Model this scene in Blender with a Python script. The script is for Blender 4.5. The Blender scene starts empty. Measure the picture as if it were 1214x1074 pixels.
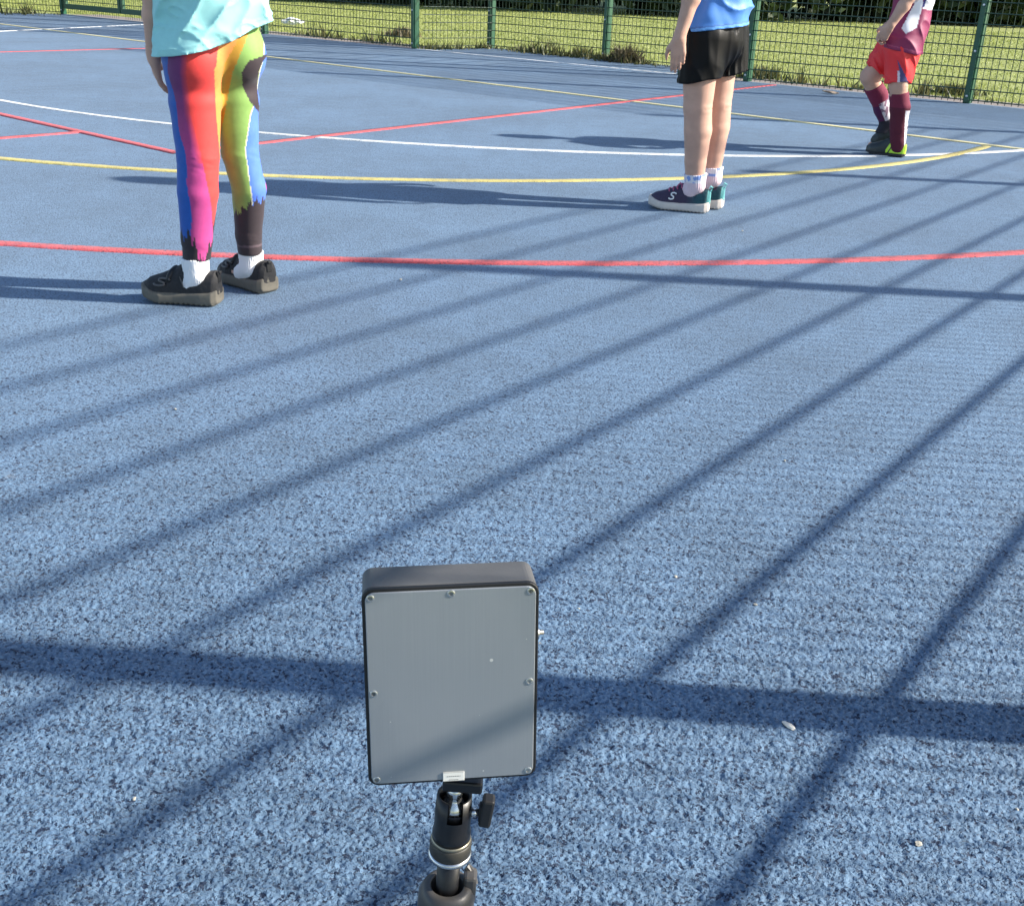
import bpy, bmesh, math, random
import numpy as np
from mathutils import Vector, Matrix

# ------------------------------------------------------------------ camera, sky, sun, exposure
sc = bpy.context.scene
col = sc.collection
CAM_H, FOC, PITCH, ROLL = 0.9, 1326.0, math.radians(23.37), math.radians(2.445)
cam = bpy.data.cameras.new('camera')
cam.sensor_fit = 'HORIZONTAL'; cam.sensor_width = 36.0
cam.lens = 36.0 * FOC / 1214.0
cam.clip_start = 0.02; cam.clip_end = 2000
cam_o = bpy.data.objects.new('camera', cam); col.objects.link(cam_o)
_R = Vector((1, 0, 0)); _U = Vector((0, math.sin(PITCH), math.cos(PITCH))); _F = Vector((0, math.cos(PITCH), -math.sin(PITCH)))
_r = math.cos(ROLL) * _R + math.sin(ROLL) * _U
_u = -math.sin(ROLL) * _R + math.cos(ROLL) * _U
_m = Matrix((_r, _u, -_F)).transposed().to_4x4(); _m.translation = Vector((0, 0, CAM_H))
cam_o.matrix_world = _m
sc.camera = cam_o

SUN_EL = math.radians(30.0)
SUN_TRAVEL = math.radians(177.6)               # horizontal direction the light travels
sun_to = Vector((-math.cos(SUN_TRAVEL) * math.cos(SUN_EL), -math.sin(SUN_TRAVEL) * math.cos(SUN_EL), math.sin(SUN_EL)))
world = bpy.data.worlds.new('World'); sc.world = world; world.use_nodes = True
wn = world.node_tree.nodes; wl = world.node_tree.links
wn.clear()
sky = wn.new('ShaderNodeTexSky'); sky.sky_type = 'NISHITA'; sky.sun_disc = False
sky.sun_elevation = SUN_EL; sky.sun_rotation = math.atan2(sun_to.x, sun_to.y)
bg = wn.new('ShaderNodeBackground'); bg.inputs['Strength'].default_value = 0.118
wo = wn.new('ShaderNodeOutputWorld')
wl.new(sky.outputs[0], bg.inputs['Color']); wl.new(bg.outputs[0], wo.inputs['Surface'])
sl = bpy.data.lights.new('sun', 'SUN'); sl.energy = 4.9; sl.angle = math.radians(0.8); sl.color = (1.0, 0.93, 0.82)
so = bpy.data.objects.new('sun', sl); col.objects.link(so); so.location = (8, 0, 8)
so.rotation_euler = (-sun_to).to_track_quat('-Z', 'Y').to_euler()
sc.view_settings.view_transform = 'Standard'; sc.view_settings.look = 'None'
sc.view_settings.exposure = 1.13; sc.view_settings.gamma = 1.0; sc.view_settings.use_curve_mapping = False

rng = np.random.default_rng(7); random.seed(7)
def V(*a): return np.array(a, float)
def nrm(a): a = np.asarray(a, float); return a / np.linalg.norm(a)

def at(px, py, Y):
    """real point in the place: on the sight line of photo pixel (px, py), at distance Y ahead of the camera"""
    u, v = px - 607.0, py - 537.0
    x = math.cos(ROLL) * u + math.sin(ROLL) * v; y = -math.sin(ROLL) * u + math.cos(ROLL) * v
    d = V(x, FOC * math.cos(PITCH) - y * math.sin(PITCH), -FOC * math.sin(PITCH) - y * math.cos(PITCH))
    return V(0, 0, CAM_H) + d * (Y / d[1])

# ------------------------------------------------------------------ helpers: tagging, objects
def tag(o, label=None, cat=None, group=None, kind=None):
    if label: o['label'] = label
    if cat: o['category'] = cat
    if group: o['group'] = group
    if kind: o['kind'] = kind
    return o
def empty(name, loc=(0, 0, 0)):
    o = bpy.data.objects.new(name, None); o.empty_display_size = 0.1; o.location = loc; col.objects.link(o); return o
def obj(name, me, mat=None, parent=None, smooth=False, loc=None):
    o = bpy.data.objects.new(name, me); col.objects.link(o)
    if mat and not me.materials: me.materials.append(mat)
    if smooth and len(me.polygons): me.polygons.foreach_set('use_smooth', np.ones(len(me.polygons), bool))
    if parent: o.parent = parent
    if loc is not None: o.location = loc
    return o
def mesh_np(name, verts, faces, colors=None):
    """faces: (N,3) or (N,4) array"""
    me = bpy.data.meshes.new(name); verts = np.asarray(verts, np.float32); faces = np.asarray(faces, np.int32)
    n, k = faces.shape
    me.vertices.add(len(verts)); me.vertices.foreach_set('co', verts.ravel())
    me.loops.add(n * k); me.loops.foreach_set('vertex_index', faces.ravel())
    me.polygons.add(n); me.polygons.foreach_set('loop_start', np.arange(0, n * k, k, dtype=np.int32))
    me.update(calc_edges=True); me.validate()
    if colors is not None:
        ca = me.color_attributes.new('print', 'FLOAT_COLOR', 'POINT')
        c = np.ones((len(verts), 4), np.float32); c[:, :3] = colors
        ca.data.foreach_set('color', c.ravel())
    return me
def mesh_bm(name, bm):
    me = bpy.data.meshes.new(name); bm.to_mesh(me); bm.free(); return me
def bm_box(bm, c, s, M=None, bevel=0, seg=2):
    r = bmesh.ops.create_cube(bm, size=1.0)
    bmesh.ops.scale(bm, vec=s, verts=r['verts'])
    vs = r['verts']
    if bevel:
        es = list({e for v in vs for e in v.link_edges})
        rr = bmesh.ops.bevel(bm, geom=es, offset=bevel, segments=seg, affect='EDGES', profile=.5)
        vs = list({v for f in rr['faces'] for v in f.verts} | {v for v in vs if v.is_valid})
    if M is not None: bmesh.ops.transform(bm, matrix=M, verts=vs)
    bmesh.ops.translate(bm, vec=c, verts=vs)
    return vs
def frame_z(d):
    return Vector(d).to_track_quat('Z', 'Y').to_matrix().to_4x4()
def bm_lathe(bm, prof, seg=32, M=None):
    """prof: list of (r, z); revolved about z"""
    rows = []
    for r, z in prof:
        rows.append([bm.verts.new((r * math.cos(2 * math.pi * i / seg), r * math.sin(2 * math.pi * i / seg), z)) for i in range(seg)])
    for a, b in zip(rows, rows[1:]):
        for i in range(seg):
            j = (i + 1) % seg
            bm.faces.new((a[i], a[j], b[j], b[i]))
    if prof[0][0] > 1e-6: bm.faces.new(rows[0][::-1])
    if prof[-1][0] > 1e-6: bm.faces.new(rows[-1])
    vs = [v for r in rows for v in r]
    if M is not None: bmesh.ops.transform(bm, matrix=M, verts=vs)
    return vs
def bm_tube(bm, pts, r, seg=8):
    pts = [Vector(p) for p in pts]; rows = []
    for i, p in enumerate(pts):
        t = (pts[min(i + 1, len(pts) - 1)] - pts[max(i - 1, 0)]).normalized()
        q = t.to_track_quat('Z', 'Y'); rr = r[i] if hasattr(r, '__len__') else r
        rows.append([bm.verts.new(p + q @ Vector((rr * math.cos(2 * math.pi * k / seg), rr * math.sin(2 * math.pi * k / seg), 0))) for k in range(seg)])
    for a, b in zip(rows, rows[1:]):
        for k in range(seg):
            bm.faces.new((a[k], a[(k + 1) % seg], b[(k + 1) % seg], b[k]))
    bm.faces.new(rows[0][::-1]); bm.faces.new(rows[-1])

# ------------------------------------------------------------------ materials
def mat(name, base=(.5, .5, .5), rough=.6, metal=0., spec=None, noise=None, bump=None, attr=False, trans=0, sheen=0, coat=0):
    """noise=(scale, amount) mottles the colour; bump=(scale, strength, distance)"""
    m = bpy.data.materials.new(name); m.use_nodes = True; nt = m.node_tree; p = nt.nodes['Principled BSDF']
    p.inputs['Base Color'].default_value = (*base, 1); p.inputs['Roughness'].default_value = rough; p.inputs['Metallic'].default_value = metal
    if spec is not None: p.inputs['Specular IOR Level'].default_value = spec
    if sheen: p.inputs['Sheen Weight'].default_value = sheen
    if coat: p.inputs['Coat Weight'].default_value = coat; p.inputs['Coat Roughness'].default_value = .25
    tc = nt.nodes.new('ShaderNodeTexCoord'); src = None
    if attr:
        a = nt.nodes.new('ShaderNodeAttribute'); a.attribute_name = 'print'; src = a.outputs['Color']
    if noise:
        n = nt.nodes.new('ShaderNodeTexNoise'); n.inputs['Scale'].default_value = noise[0]; n.inputs['Detail'].default_value = 6
        nt.links.new(tc.outputs['Object'], n.inputs['Vector'])
        mr = nt.nodes.new('ShaderNodeMapRange'); mr.inputs['From Min'].default_value = .25; mr.inputs['From Max'].default_value = .75
        mr.inputs['To Min'].default_value = 1 - noise[1]; mr.inputs['To Max'].default_value = 1 + noise[1]
        nt.links.new(n.outputs['Fac'], mr.inputs['Value'])
        mx = nt.nodes.new('ShaderNodeMix'); mx.data_type = 'RGBA'; mx.blend_type = 'MULTIPLY'; mx.inputs['Factor'].default_value = 1
        if src: nt.links.new(src, mx.inputs['A'])
        else: mx.inputs['A'].default_value = (*base, 1)
        nt.links.new(mr.outputs['Result'], mx.inputs['B']); src = mx.outputs['Result']
    if src: nt.links.new(src, p.inputs['Base Color'])
    if bump:
        n = nt.nodes.new('ShaderNodeTexNoise'); n.inputs['Scale'].default_value = bump[0]; n.inputs['Detail'].default_value = 4
        nt.links.new(tc.outputs['Object'], n.inputs['Vector'])
        b = nt.nodes.new('ShaderNodeBump'); b.inputs['Strength'].default_value = bump[1]; b.inputs['Distance'].default_value = bump[2]
        nt.links.new(n.outputs['Fac'], b.inputs['Height']); nt.links.new(b.outputs[0], p.inputs['Normal'])
    return m

def rubber(name, hi, lo, stains=True, cell=172., bumpd=.0036, pits=1.0):
    """rubber crumb wet-pour: small granules, with crevice shade painted dark into the pits between them"""
    m = bpy.data.materials.new(name); m.use_nodes = True; nt = m.node_tree; L = nt.links; p = nt.nodes['Principled BSDF']
    p.inputs['Roughness'].default_value = .72; p.inputs['Specular IOR Level'].default_value = .3; p.inputs['Sheen Weight'].default_value = .075; p.inputs['Sheen Roughness'].default_value = .55
    tc = nt.nodes.new('ShaderNodeTexCoord')
    def noise(scale, detail, rough=.5):
        n = nt.nodes.new('ShaderNodeTexNoise'); n.inputs['Scale'].default_value = scale; n.inputs['Detail'].default_value = detail; n.inputs['Roughness'].default_value = rough
        L.new(tc.outputs['Object'], n.inputs['Vector']); return n
    def ramp(src, a0, a1, b0=0., b1=1.):
        r = nt.nodes.new('ShaderNodeMapRange'); r.interpolation_type = 'SMOOTHSTEP'
        for k, v in (('From Min', a0), ('From Max', a1), ('To Min', b0), ('To Max', b1)): r.inputs[k].default_value = v
        L.new(src, r.inputs['Value']); return r.outputs[0]
    def math_(op, x, y):
        n = nt.nodes.new('ShaderNodeMath'); n.operation = op
        for i, v in enumerate((x, y)):
            if isinstance(v, (int, float)): n.inputs[i].default_value = v
            else: L.new(v, n.inputs[i])
        return n.outputs[0]
    wob = noise(150, 2)
    mad = nt.nodes.new('ShaderNodeVectorMath'); mad.operation = 'MULTIPLY_ADD'; mad.inputs[1].default_value = (.009, .009, .009)
    L.new(wob.outputs['Color'], mad.inputs[0]); L.new(tc.outputs['Object'], mad.inputs[2])
    v1 = nt.nodes.new('ShaderNodeTexVoronoi'); v1.inputs['Scale'].default_value = cell; v1.feature = 'SMOOTH_F1'; v1.inputs['Smoothness'].default_value = .35
    L.new(mad.outputs[0], v1.inputs['Vector'])
    pit_a = ramp(v1.outputs['Distance'], .42, .66, 1., 0.)           # 1 on a granule, 0 between
    pit_b = ramp(noise(165, 2.0, .5).outputs['Fac'], .362, .448)       # ragged deeper holes
    big = ramp(noise(48, 2).outputs['Fac'], .3, .7, .55, 1.25)       # patches where the crumb is looser
    solid = math_('MAXIMUM', math_('MULTIPLY', pit_a, pit_b), math_('MULTIPLY', pit_b, .72))
    solid = math_('SUBTRACT', 1., math_('MULTIPLY', math_('SUBTRACT', 1., solid), math_('MULTIPLY', big, pits)))
    cl_ = nt.nodes.new('ShaderNodeClamp'); L.new(solid, cl_.inputs[0]); solid = cl_.outputs[0]
    mix = nt.nodes.new('ShaderNodeMix'); mix.data_type = 'RGBA'; mix.inputs['A'].default_value = (*lo, 1)  # lo stands in for shade down in the pits, put into the colour
    hv = nt.nodes.new('ShaderNodeMix'); hv.data_type = 'RGBA'
    hv.inputs['A'].default_value = (*[c * .94 for c in hi], 1); hv.inputs['B'].default_value = (*[min(1, c * 1.06) for c in hi], 1)
    L.new(noise(330, 2).outputs['Fac'], hv.inputs['Factor']); L.new(hv.outputs['Result'], mix.inputs['B']); L.new(solid, mix.inputs['Factor'])
    src = mix.outputs['Result']
    # worn and dusty areas, metres across, and finer blotches
    for sc_, lo_, hi_ in ((1.1, .88, 1.12), (9., .92, 1.08)):
        wr = ramp(noise(sc_, 5, .62).outputs['Fac'], .3, .7, lo_, hi_)
        mw = nt.nodes.new('ShaderNodeMix'); mw.data_type = 'RGBA'; mw.blend_type = 'MULTIPLY'; mw.inputs['Factor'].default_value = 1
        L.new(src, mw.inputs['A']); L.new(wr, mw.inputs['B']); src = mw.outputs['Result']
    if stains:   # small tan scuffs of mud
        sr = ramp(noise(4.6, 7, .62).outputs['Fac'], .685, .76, 0, .6)
        ms = nt.nodes.new('ShaderNodeMix'); ms.data_type = 'RGBA'; ms.inputs['B'].default_value = (.27, .25, .22, 1)
        L.new(math_('MULTIPLY', sr, solid), ms.inputs['Factor']); L.new(src, ms.inputs['A']); src = ms.outputs['Result']
    else:        # paint scuffed through to the blue in places
        sr = math_('MULTIPLY', ramp(noise(7., 6, .7).outputs['Fac'], .50, .72, 0, .55), ramp(noise(110, 3).outputs['Fac'], .40, .58))
        ms = nt.nodes.new('ShaderNodeMix'); ms.data_type = 'RGBA'; ms.inputs['B'].default_value = (.10, .17, .26, 1)
        L.new(sr, ms.inputs['Factor']); L.new(src, ms.inputs['A']); src = ms.outputs['Result']
    L.new(src, p.inputs['Base Color'])
    b = nt.nodes.new('ShaderNodeBump'); b.inputs['Strength'].default_value = .45; b.inputs['Distance'].default_value = bumpd
    L.new(math_('ADD', solid, math_('MULTIPLY', pit_a, .5)), b.inputs['Height']); L.new(b.outputs[0], p.inputs['Normal'])
    return m

M_court = rubber('blue_rubber_crumb', (.104, .181, .280), (.010, .024, .058))
M_red = rubber('red_line_paint', (.54, .085, .095), (.13, .035, .055), False, pits=.95)
M_yellow = rubber('yellow_line_paint', (.58, .49, .16), (.20, .18, .09), False, pits=.95)
M_pale = rubber('faded_yellow_line_paint', (.64, .58, .30), (.22, .21, .14), False, pits=.9)
M_white = rubber('white_line_paint', (.70, .72, .72), (.26, .29, .33), False, pits=.95)
M_green = mat('green_powder_coat', (.012, .075, .042), .38, noise=(30, .12))
M_wire = mat('green_coated_wire', (.008, .036, .021), .45)
M_bolt = mat('zinc_bolt', (.6, .6, .6), .35, .9)
M_skin = mat('skin', (.50, .300, .225), .55, noise=(17, .13), bump=(300, .2, .0015), spec=.35)
M_hair = mat('brown_hair', (.07, .04, .02), .5, noise=(60, .3), bump=(120, .5, .004))

# ------------------------------------------------------------------ the fences' ground plan (metres)
E0 = V(3.764, 10.038); UA = V(.8, -.6); NA = V(.6, .8)     # line of the far fence; NA points out of the court
def ae(s, out=0.): return E0 + UA * s + NA * out
S_K = 3.53                                                  # corner with the near side fence
K = ae(S_K); US = V(-.6, -.8)
A_, D_ = ae(-6.37), ae(-2.80)
B_, C_, C2_ = V(-.47, 14.62), V(.87, 13.48), V(2.02, 12.50)
c0 = ae(-13.6); c1 = V(-9.3, 17.75) ; c2 = V(-16.5, 14.6)
S_END = K + US * 14.0

# ------------------------------------------------------------------ ground
def sheet(name, poly, z, m, kind='structure'):
    me = bpy.data.meshes.new(name); me.from_pydata([(x, y, z) for x, y in poly], [], [tuple(range(len(poly)))]); me.update()
    return tag(obj(name, me, m), kind=kind)
M_field = mat('field_soil_and_turf', (.25, .285, .085), .9, noise=(2.2, .22), bump=(25, .8, .05))
sheet('grass_field', [(-400, -400), (400, -400), (400, 400), (-400, 400)], -.03, M_field)
M_edge = mat('dusty_concrete_edging', (.21, .185, .175), .9, noise=(9, .22), bump=(60, .5, .01))
def strip(name, a, b, w0, w1, z, m):
    d = nrm(np.append(b - a, 0))[:2]; n = V(-d[1], d[0])
    return sheet(name, [tuple(a + n * w0), tuple(b + n * w0), tuple(b + n * w1), tuple(a + n * w1)][::1], z, m)
strip('path', A_ - UA * .0, ae(-13.6), -.02, -.62, -.010, M_edge)
strip('path', ae(6.2), D_, -.02, -.58, -.012, M_edge)
sheet('court_surface', [tuple(p) for p in (ae(S_K), ae(-2.80), C2_, C_, B_, ae(-6.37), c0, c2, (-16.5, -6), tuple(S_END + V(-.2, -4)), tuple(S_END))][::-1], 0, M_court)

# granules that stand up in the nearer part of the court (real relief, tapering away into the sheet)
def hash2(ix, iy, k):
    h = (ix * 374761393 + iy * 668265263 + k * 2147483647) & 0xffffffff
    h = ((h ^ (h >> 13)) * 1274126177) & 0xffffffff
    return ((h ^ (h >> 16)) & 0xffff) / 65535.0
def granules(x, y, cell):
    gx, gy = x / cell, y / cell; ix, iy = np.floor(gx).astype(np.int64), np.floor(gy).astype(np.int64)
    f1 = np.full(x.shape, 9.); f2 = np.full(x.shape, 9.); hh = np.zeros(x.shape)
    for dx in (-1, 0, 1):
        for dy in (-1, 0, 1):
            cx, cy = ix + dx, iy + dy
            d = np.hypot(cx + .15 + .7 * hash2(cx, cy, 1) - gx, cy + .15 + .7 * hash2(cx, cy, 2) - gy)
            near = d < f1
            f2 = np.where(near, f1, np.minimum(f2, d)); hh = np.where(near, hash2(cx, cy, 3), hh); f1 = np.where(near, d, f1)
    return np.clip((f2 - f1) * 3.6, 0, 1) ** .7, hh
def near_patch():
    ny, nx = 900, 1080
    yy = .66 * (3.0 / .66) ** np.linspace(0, 1, ny); t = np.linspace(-1, 1, nx)
    Y = np.repeat(yy[:, None], nx, 1); X = t[None, :] * (.66 + .54 * Y)
    jit = (rng.random(X.shape) - .5) * .0006; X = X + jit
    wx = .0022 * np.sin(X * 900 + 3 * np.sin(Y * 500)); wy = .0022 * np.sin(Y * 820 + 3 * np.sin(X * 610))
    dome, hh = granules(X + wx, Y + wy, .0060); dome2, h2 = granules(X + 3.3, Y + 1.7, .012)
    z = .0034 * dome * np.where(hh < .16, .25, .80 + .20 * hh) + .0011 * (h2 - .4) * dome2
    fade = np.clip((3.0 - Y) / 1.5, 0, 1) * np.clip((Y - .66) / .08, 0, 1) * np.clip((1 - np.abs(t[None, :])) / .16, 0, 1)
    Z = .0004 + (z + .0009) * fade; Z[0] = Z[-1] = -.002; Z[:, 0] = Z[:, -1] = -.002
    v = np.stack([X, Y, Z], -1).reshape(-1, 3); idx = np.arange(ny * nx).reshape(ny, nx)
    f = np.stack([idx[:-1, :-1], idx[:-1, 1:], idx[1:, 1:], idx[1:, :-1]], -1).reshape(-1, 4)
    return mesh_np('court_granules', v, f)
tag(obj('court_granules', near_patch(), M_court, smooth=True), kind='structure')

# painted lines
def ribbon(name, pts, w, m, z=.006):
    pts = np.array(pts, float); sl_ = np.r_[0, np.cumsum(np.linalg.norm(np.diff(pts, axis=0), axis=1))]; k = int(sl_[-1] / .02) + 2
    q = np.linspace(0, sl_[-1], k); pts = np.c_[np.interp(q, sl_, pts[:, 0]), np.interp(q, sl_, pts[:, 1])]
    t = np.gradient(pts, axis=0); t /= np.linalg.norm(t, axis=1)[:, None]; n = np.c_[-t[:, 1], t[:, 0]]
    z = z * .6; e = lambda: (rng.random((k, 1)) - .5) * .005
    a, b = pts + n * (w / 2 + e()), pts - n * (w / 2 + e()); Z = np.full(k, z); O = np.zeros(k)
    v = np.r_[np.c_[a, Z], np.c_[b, Z], np.c_[a + n * .001, O], np.c_[b - n * .001, O]]
    i = np.arange(k - 1)
    f = np.r_[np.c_[i + k, i + k + 1, i + 1, i], np.c_[i, i + 1, i + 1 + 2 * k, i + 2 * k], np.c_[i + 3 * k, i + 1 + 3 * k, i + 1 + k, i + k]]
    return tag(obj(name, mesh_np(name, v, f), m), kind='structure')
def arc(c, r, a0, a1, n=120):
    a = np.radians(np.linspace(a0, a1, n)); return np.c_[c[0] + r * np.cos(a), c[1] + r * np.sin(a)]
def seg(p, q, n=30): return np.array(p) + (np.array(q, float) - np.array(p)) * np.linspace(0, 1, n)[:, None]
ribbon('red_line', arc((-1.02, 11.295), 7.683, 222, 322, 200), .055, M_red)
ribbon('yellow_line', arc((-1.217, 10.149), 5.036, 215, 324.5, 160), .055, M_yellow, .0068)
ribbon('white_line', arc((.057, 11.887), 5.646, 205, 330, 160), .05, M_white, .0060)
yd = V(.776, -.6305)
ribbon('yellow_line', seg(V(1.108, 8.741) - yd * 14, V(1.108, 8.741) + yd * 5.0), .062, M_pale, .0074)
r1d = nrm(V(-1.743, 5.651) - V(-3.084, 6.755)); r2d = nrm(V(2.221, 10.9) - V(-1.399, 6.078))
r2p = V(-1.399, 6.078)
tt = np.linalg.solve(np.c_[r1d, -r2d], r2p - V(-3.084, 6.755)); rc = V(-3.084, 6.755) + r1d * tt[0]
ribbon('red_line', seg(rc - r1d * 7.5, rc + r1d * .025), .05, M_red, .0080)
ribbon('red_line', seg(rc, V(2.30, 11.0)), .05, M_red, .0086)
ribbon('red_line', seg((-2.40, 6.19), (-4.3, 4.05)), .045, M_red, .0092)
ribbon('red_line', seg((-6.6, 9.0), (-3.0, 13.3)), .05, M_red, .0060)
ribbon('white_line', seg((-6.55, 12.6), (-4.75, 18.0)), .05, M_white, .0080)
ribbon('white_line', seg(A_ + V(.03, -.06), D_ + V(-.06, .05)), .07, M_white, .0060)

# ------------------------------------------------------------------ fences
BOLT = None
def bolt_mesh():
    bm = bmesh.new(); bm_lathe(bm, [(.011, 0), (.011, .006), (.006, .010), (0, .0105)], 8)
    return mesh_bm('bolt', bm)
BOLT = bolt_mesh(); BOLT.materials.append(M_bolt)
def post(parent, p, direction, h, bolts=False, w=.06, d=.08):
    ang = math.atan2(direction[1], direction[0])
    bm = bmesh.new(); bm_box(bm, (0, 0, h / 2), (w, d, h), bevel=.005, seg=1); bm_box(bm, (0, 0, h + .006), (w + .006, d + .006, .012))
    # flat clamp bar bolted over the mesh, on the court side
    bm_box(bm, (0, -d / 2 - .012, h / 2), (.04, .005, h - .04))
    o = obj('post', mesh_bm('post', bm), M_green, parent); o.location = (p[0], p[1], 0); o.rotation_euler.z = ang
    if bolts:
        for k in range(int(h / .36) + 1):
            z = .06 + .36 * k
            if z > h: break
            b = obj('bolt', BOLT, None, o); b.location = (0, -d / 2 - .0145, z); b.rotation_euler = (math.pi / 2, 0, 0)
    return o
def panel(parent, a, b, h, rows, dv=.055, rw=.0042, rv=.0031, off=.0, name='wire_mesh'):
    """twin horizontal wires each side of the vertical wires, between points a and b"""
    a, b = np.asarray(a, float), np.asarray(b, float); L = np.linalg.norm(b - a); d = (b - a) / L; n = V(d[1], -d[0])
    vs, fs = [], []
    def bar(p, q, r):
        p, q = np.asarray(p), np.asarray(q); t = nrm(q - p); s = nrm(np.cross(t, V(.3, .5, .8))); u = np.cross(t, s); k = len(vs)
        for c in (p, q):
            for a_ in range(6):
                g = a_ * math.pi / 3; vs.append(c + r * (math.cos(g) * s + math.sin(g) * u))
        for i in range(6): fs.append((k + i, k + (i + 1) % 6, k + 6 + (i + 1) % 6, k + 6 + i))
    m = int(L / dv)
    for i in range(m + 1):
        q = a + d * (i + .5) * L / (m + 1)
        bar((q[0], q[1], .01), (q[0], q[1], h), rv)
    for z in rows:
        for sgn in (-1, 1):
            o_ = n * sgn * (rv + rw)
            bar((*(a + o_), z), (*(b + o_), z), rw)
    o = obj(name, mesh_np(name, np.array(vs), np.array(fs)), M_wire, parent, smooth=True)
    return tag(o, kind='stuff')
ROW_LOW = [.03 + .086 * i for i in range(14)]
def rows_for(h): return ROW_LOW + [z for z in np.arange(1.148 + .195, h - .02, .195)] + [h - .03]
def fence(name, label, pts, h, rows, bolts=True, skip=(), direction=None, dv=.055, rw=.0042, rv=.0031, ends=(True, True)):
    root = empty(name, (pts[0][0], pts[0][1], 0)); tag(root, label, 'fence')
    org = V(pts[0][0], pts[0][1])
    for i, p in enumerate(pts):
        if (i == 0 and not ends[0]) or (i == len(pts) - 1 and not ends[1]): continue
        q = pts[i + 1] if i + 1 < len(pts) else p; d = (q - p) if i + 1 < len(pts) else p - pts[i - 1]
        post(root, p - org, direction if direction is not None else d, h, bolts)
    for i in range(len(pts) - 1):
        if i in skip: continue
        d = nrm(np.append(pts[i + 1] - pts[i], 0))[:2]
        # the mesh runs past the posts on the court side
        n = V(d[1], -d[0]) * .046
        panel(root, pts[i] + d * .02 + n - org, pts[i + 1] - d * .02 + n - org, h - .03, rows, dv, rw, rv)
    return root
H_END = 3.3
RW = rows_for(H_END)
fence('mesh_fence', 'green wire mesh fence behind the child in red shorts, right of the goal recess', [D_, ae(-2.08), ae(0), K], H_END, RW)
fence('mesh_fence', 'green wire mesh fence between the rainbow leggings and the goal recess', [ae(-10.6), ae(-9.0), A_], H_END, RW)
fence('goal_recess_fence', 'green wire mesh goal recess set back behind the white goal line', [A_ + NA * .07, B_, C_, C2_, D_ + NA * .07], H_END, RW, ends=(False, False))
fence('mesh_fence', 'far left length of green mesh fence behind the crossing white and yellow lines', [c2, V(-11.9, 17.6), V(-8.45, 19.05) - V(.9, .25), c0], H_END, RW)
side_rows = [.025, .19, .355] + [.61 + .195 * j for j in range(9)]
sp = 2.80
fence('mesh_fence', 'green mesh fence along the near side, casting its shadow bars over the court', [K + V(.8, -.6) * .046 + US * (sp * i - .03) for i in range(0, 6)], 2.19, side_rows, bolts=False, dv=.055, rw=.0056, rv=.0022, ends=(False, True))
# gate in the far fence
def gate():
    a, b = c0, ae(-10.6); L = np.linalg.norm(b - a); root = empty('mesh_gate', (a[0], a[1], 0))
    tag(root, 'green mesh gate with a heavy bottom rail beside the bare arm', 'gate'); root.rotation_euler.z = math.atan2(UA[1], UA[0])
    for n_, x0, x1 in (('leaf', .06, L / 2 - .01), ('leaf', L / 2 + .01, L - .06)):
        bm = bmesh.new(); w = x1 - x0; xm = (x0 + x1) / 2
        for z in (.115, 2.0): bm_box(bm, (xm, 0, z), (w, .05, .07))
        for x in (x0 + .025, x1 - .025): bm_box(bm, (x, 0, 1.06), (.05, .052, 1.82))
        lf = obj('gate_frame', mesh_bm('gate_frame', bm), M_green, root)
        panel(root, V(x0 + .05, 0), V(x1 - .05, 0), 1.96, [.2 + .086 * i for i in range(20)])
    bm = bmesh.new(); bm_box(bm, (L / 2 - .06, -.05, 1.0), (.10, .05, .16), bevel=.006, seg=1); bm_box(bm, (L / 2 - .06, -.095, 1.02), (.03, .05, .02)); bm_tube(bm, [(L / 2 - .06, -.12, 1.02), (L / 2 + .05, -.12, 1.02)], .01)
    obj('latch', mesh_bm('latch', bm), M_green, root)
gate()

# ------------------------------------------------------------------ grass, weeds, trees beyond the fence
M_blade = bpy.data.materials.new('grass_blades'); M_blade.use_nodes = True
def leafy(m, a, b, rough=.55, transl=.35):
    nt = m.node_tree; p = nt.nodes['Principled BSDF']; L = nt.links
    oi = nt.nodes.new('ShaderNodeTexCoord'); n = nt.nodes.new('ShaderNodeTexNoise'); n.inputs['Scale'].default_value = 3; n.inputs['Detail'].default_value = 8
    L.new(oi.outputs['Object'], n.inputs['Vector'])
    g = nt.nodes.new('ShaderNodeAttribute'); g.attribute_name = 'print'
    mx = nt.nodes.new('ShaderNodeMix'); mx.data_type = 'RGBA'; mx.inputs['A'].default_value = (*a, 1); mx.inputs['B'].default_value = (*b, 1)
    L.new(g.outputs['Fac'], mx.inputs['Factor']); L.new(mx.outputs['Result'], p.inputs['Base Color'])
    p.inputs['Roughness'].default_value = rough
    if transl:
        tr = nt.nodes.new('ShaderNodeBsdfTranslucent'); L.new(mx.outputs['Result'], tr.inputs['Color'])
        ms = nt.nodes.new('ShaderNodeMixShader'); ms.inputs[0].default_value = transl
        out = nt.nodes['Material Output']; L.new(p.outputs[0], ms.inputs[1]); L.new(tr.outputs[0], ms.inputs[2]); L.new(ms.outputs[0], out.inputs['Surface'])
    return m
leafy(M_blade, (.215, .265, .06), (.38, .41, .13))
def blades(pos, hgt, wid, z0=-.03, lean=.5):
    n = len(pos); a = rng.random(n) * 2 * np.pi; d = np.c_[np.cos(a), np.sin(a)]
    l = rng.random(n) * 2 * np.pi; ln = np.c_[np.cos(l), np.sin(l)] * (hgt * lean * rng.random(n))[:, None]
    b0 = np.c_[pos - d * wid[:, None] / 2, np.full(n, z0)]; b1 = np.c_[pos + d * wid[:, None] / 2, np.full(n, z0)]
    t = np.c_[pos + ln, z0 + hgt]
    v = np.stack([b0, b1, t], 1).reshape(-1, 3); f = np.arange(3 * n).reshape(-1, 3)
    c = np.repeat(rng.random(n), 3)
    return v, f, np.repeat(c[:, None], 3, 1)
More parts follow.
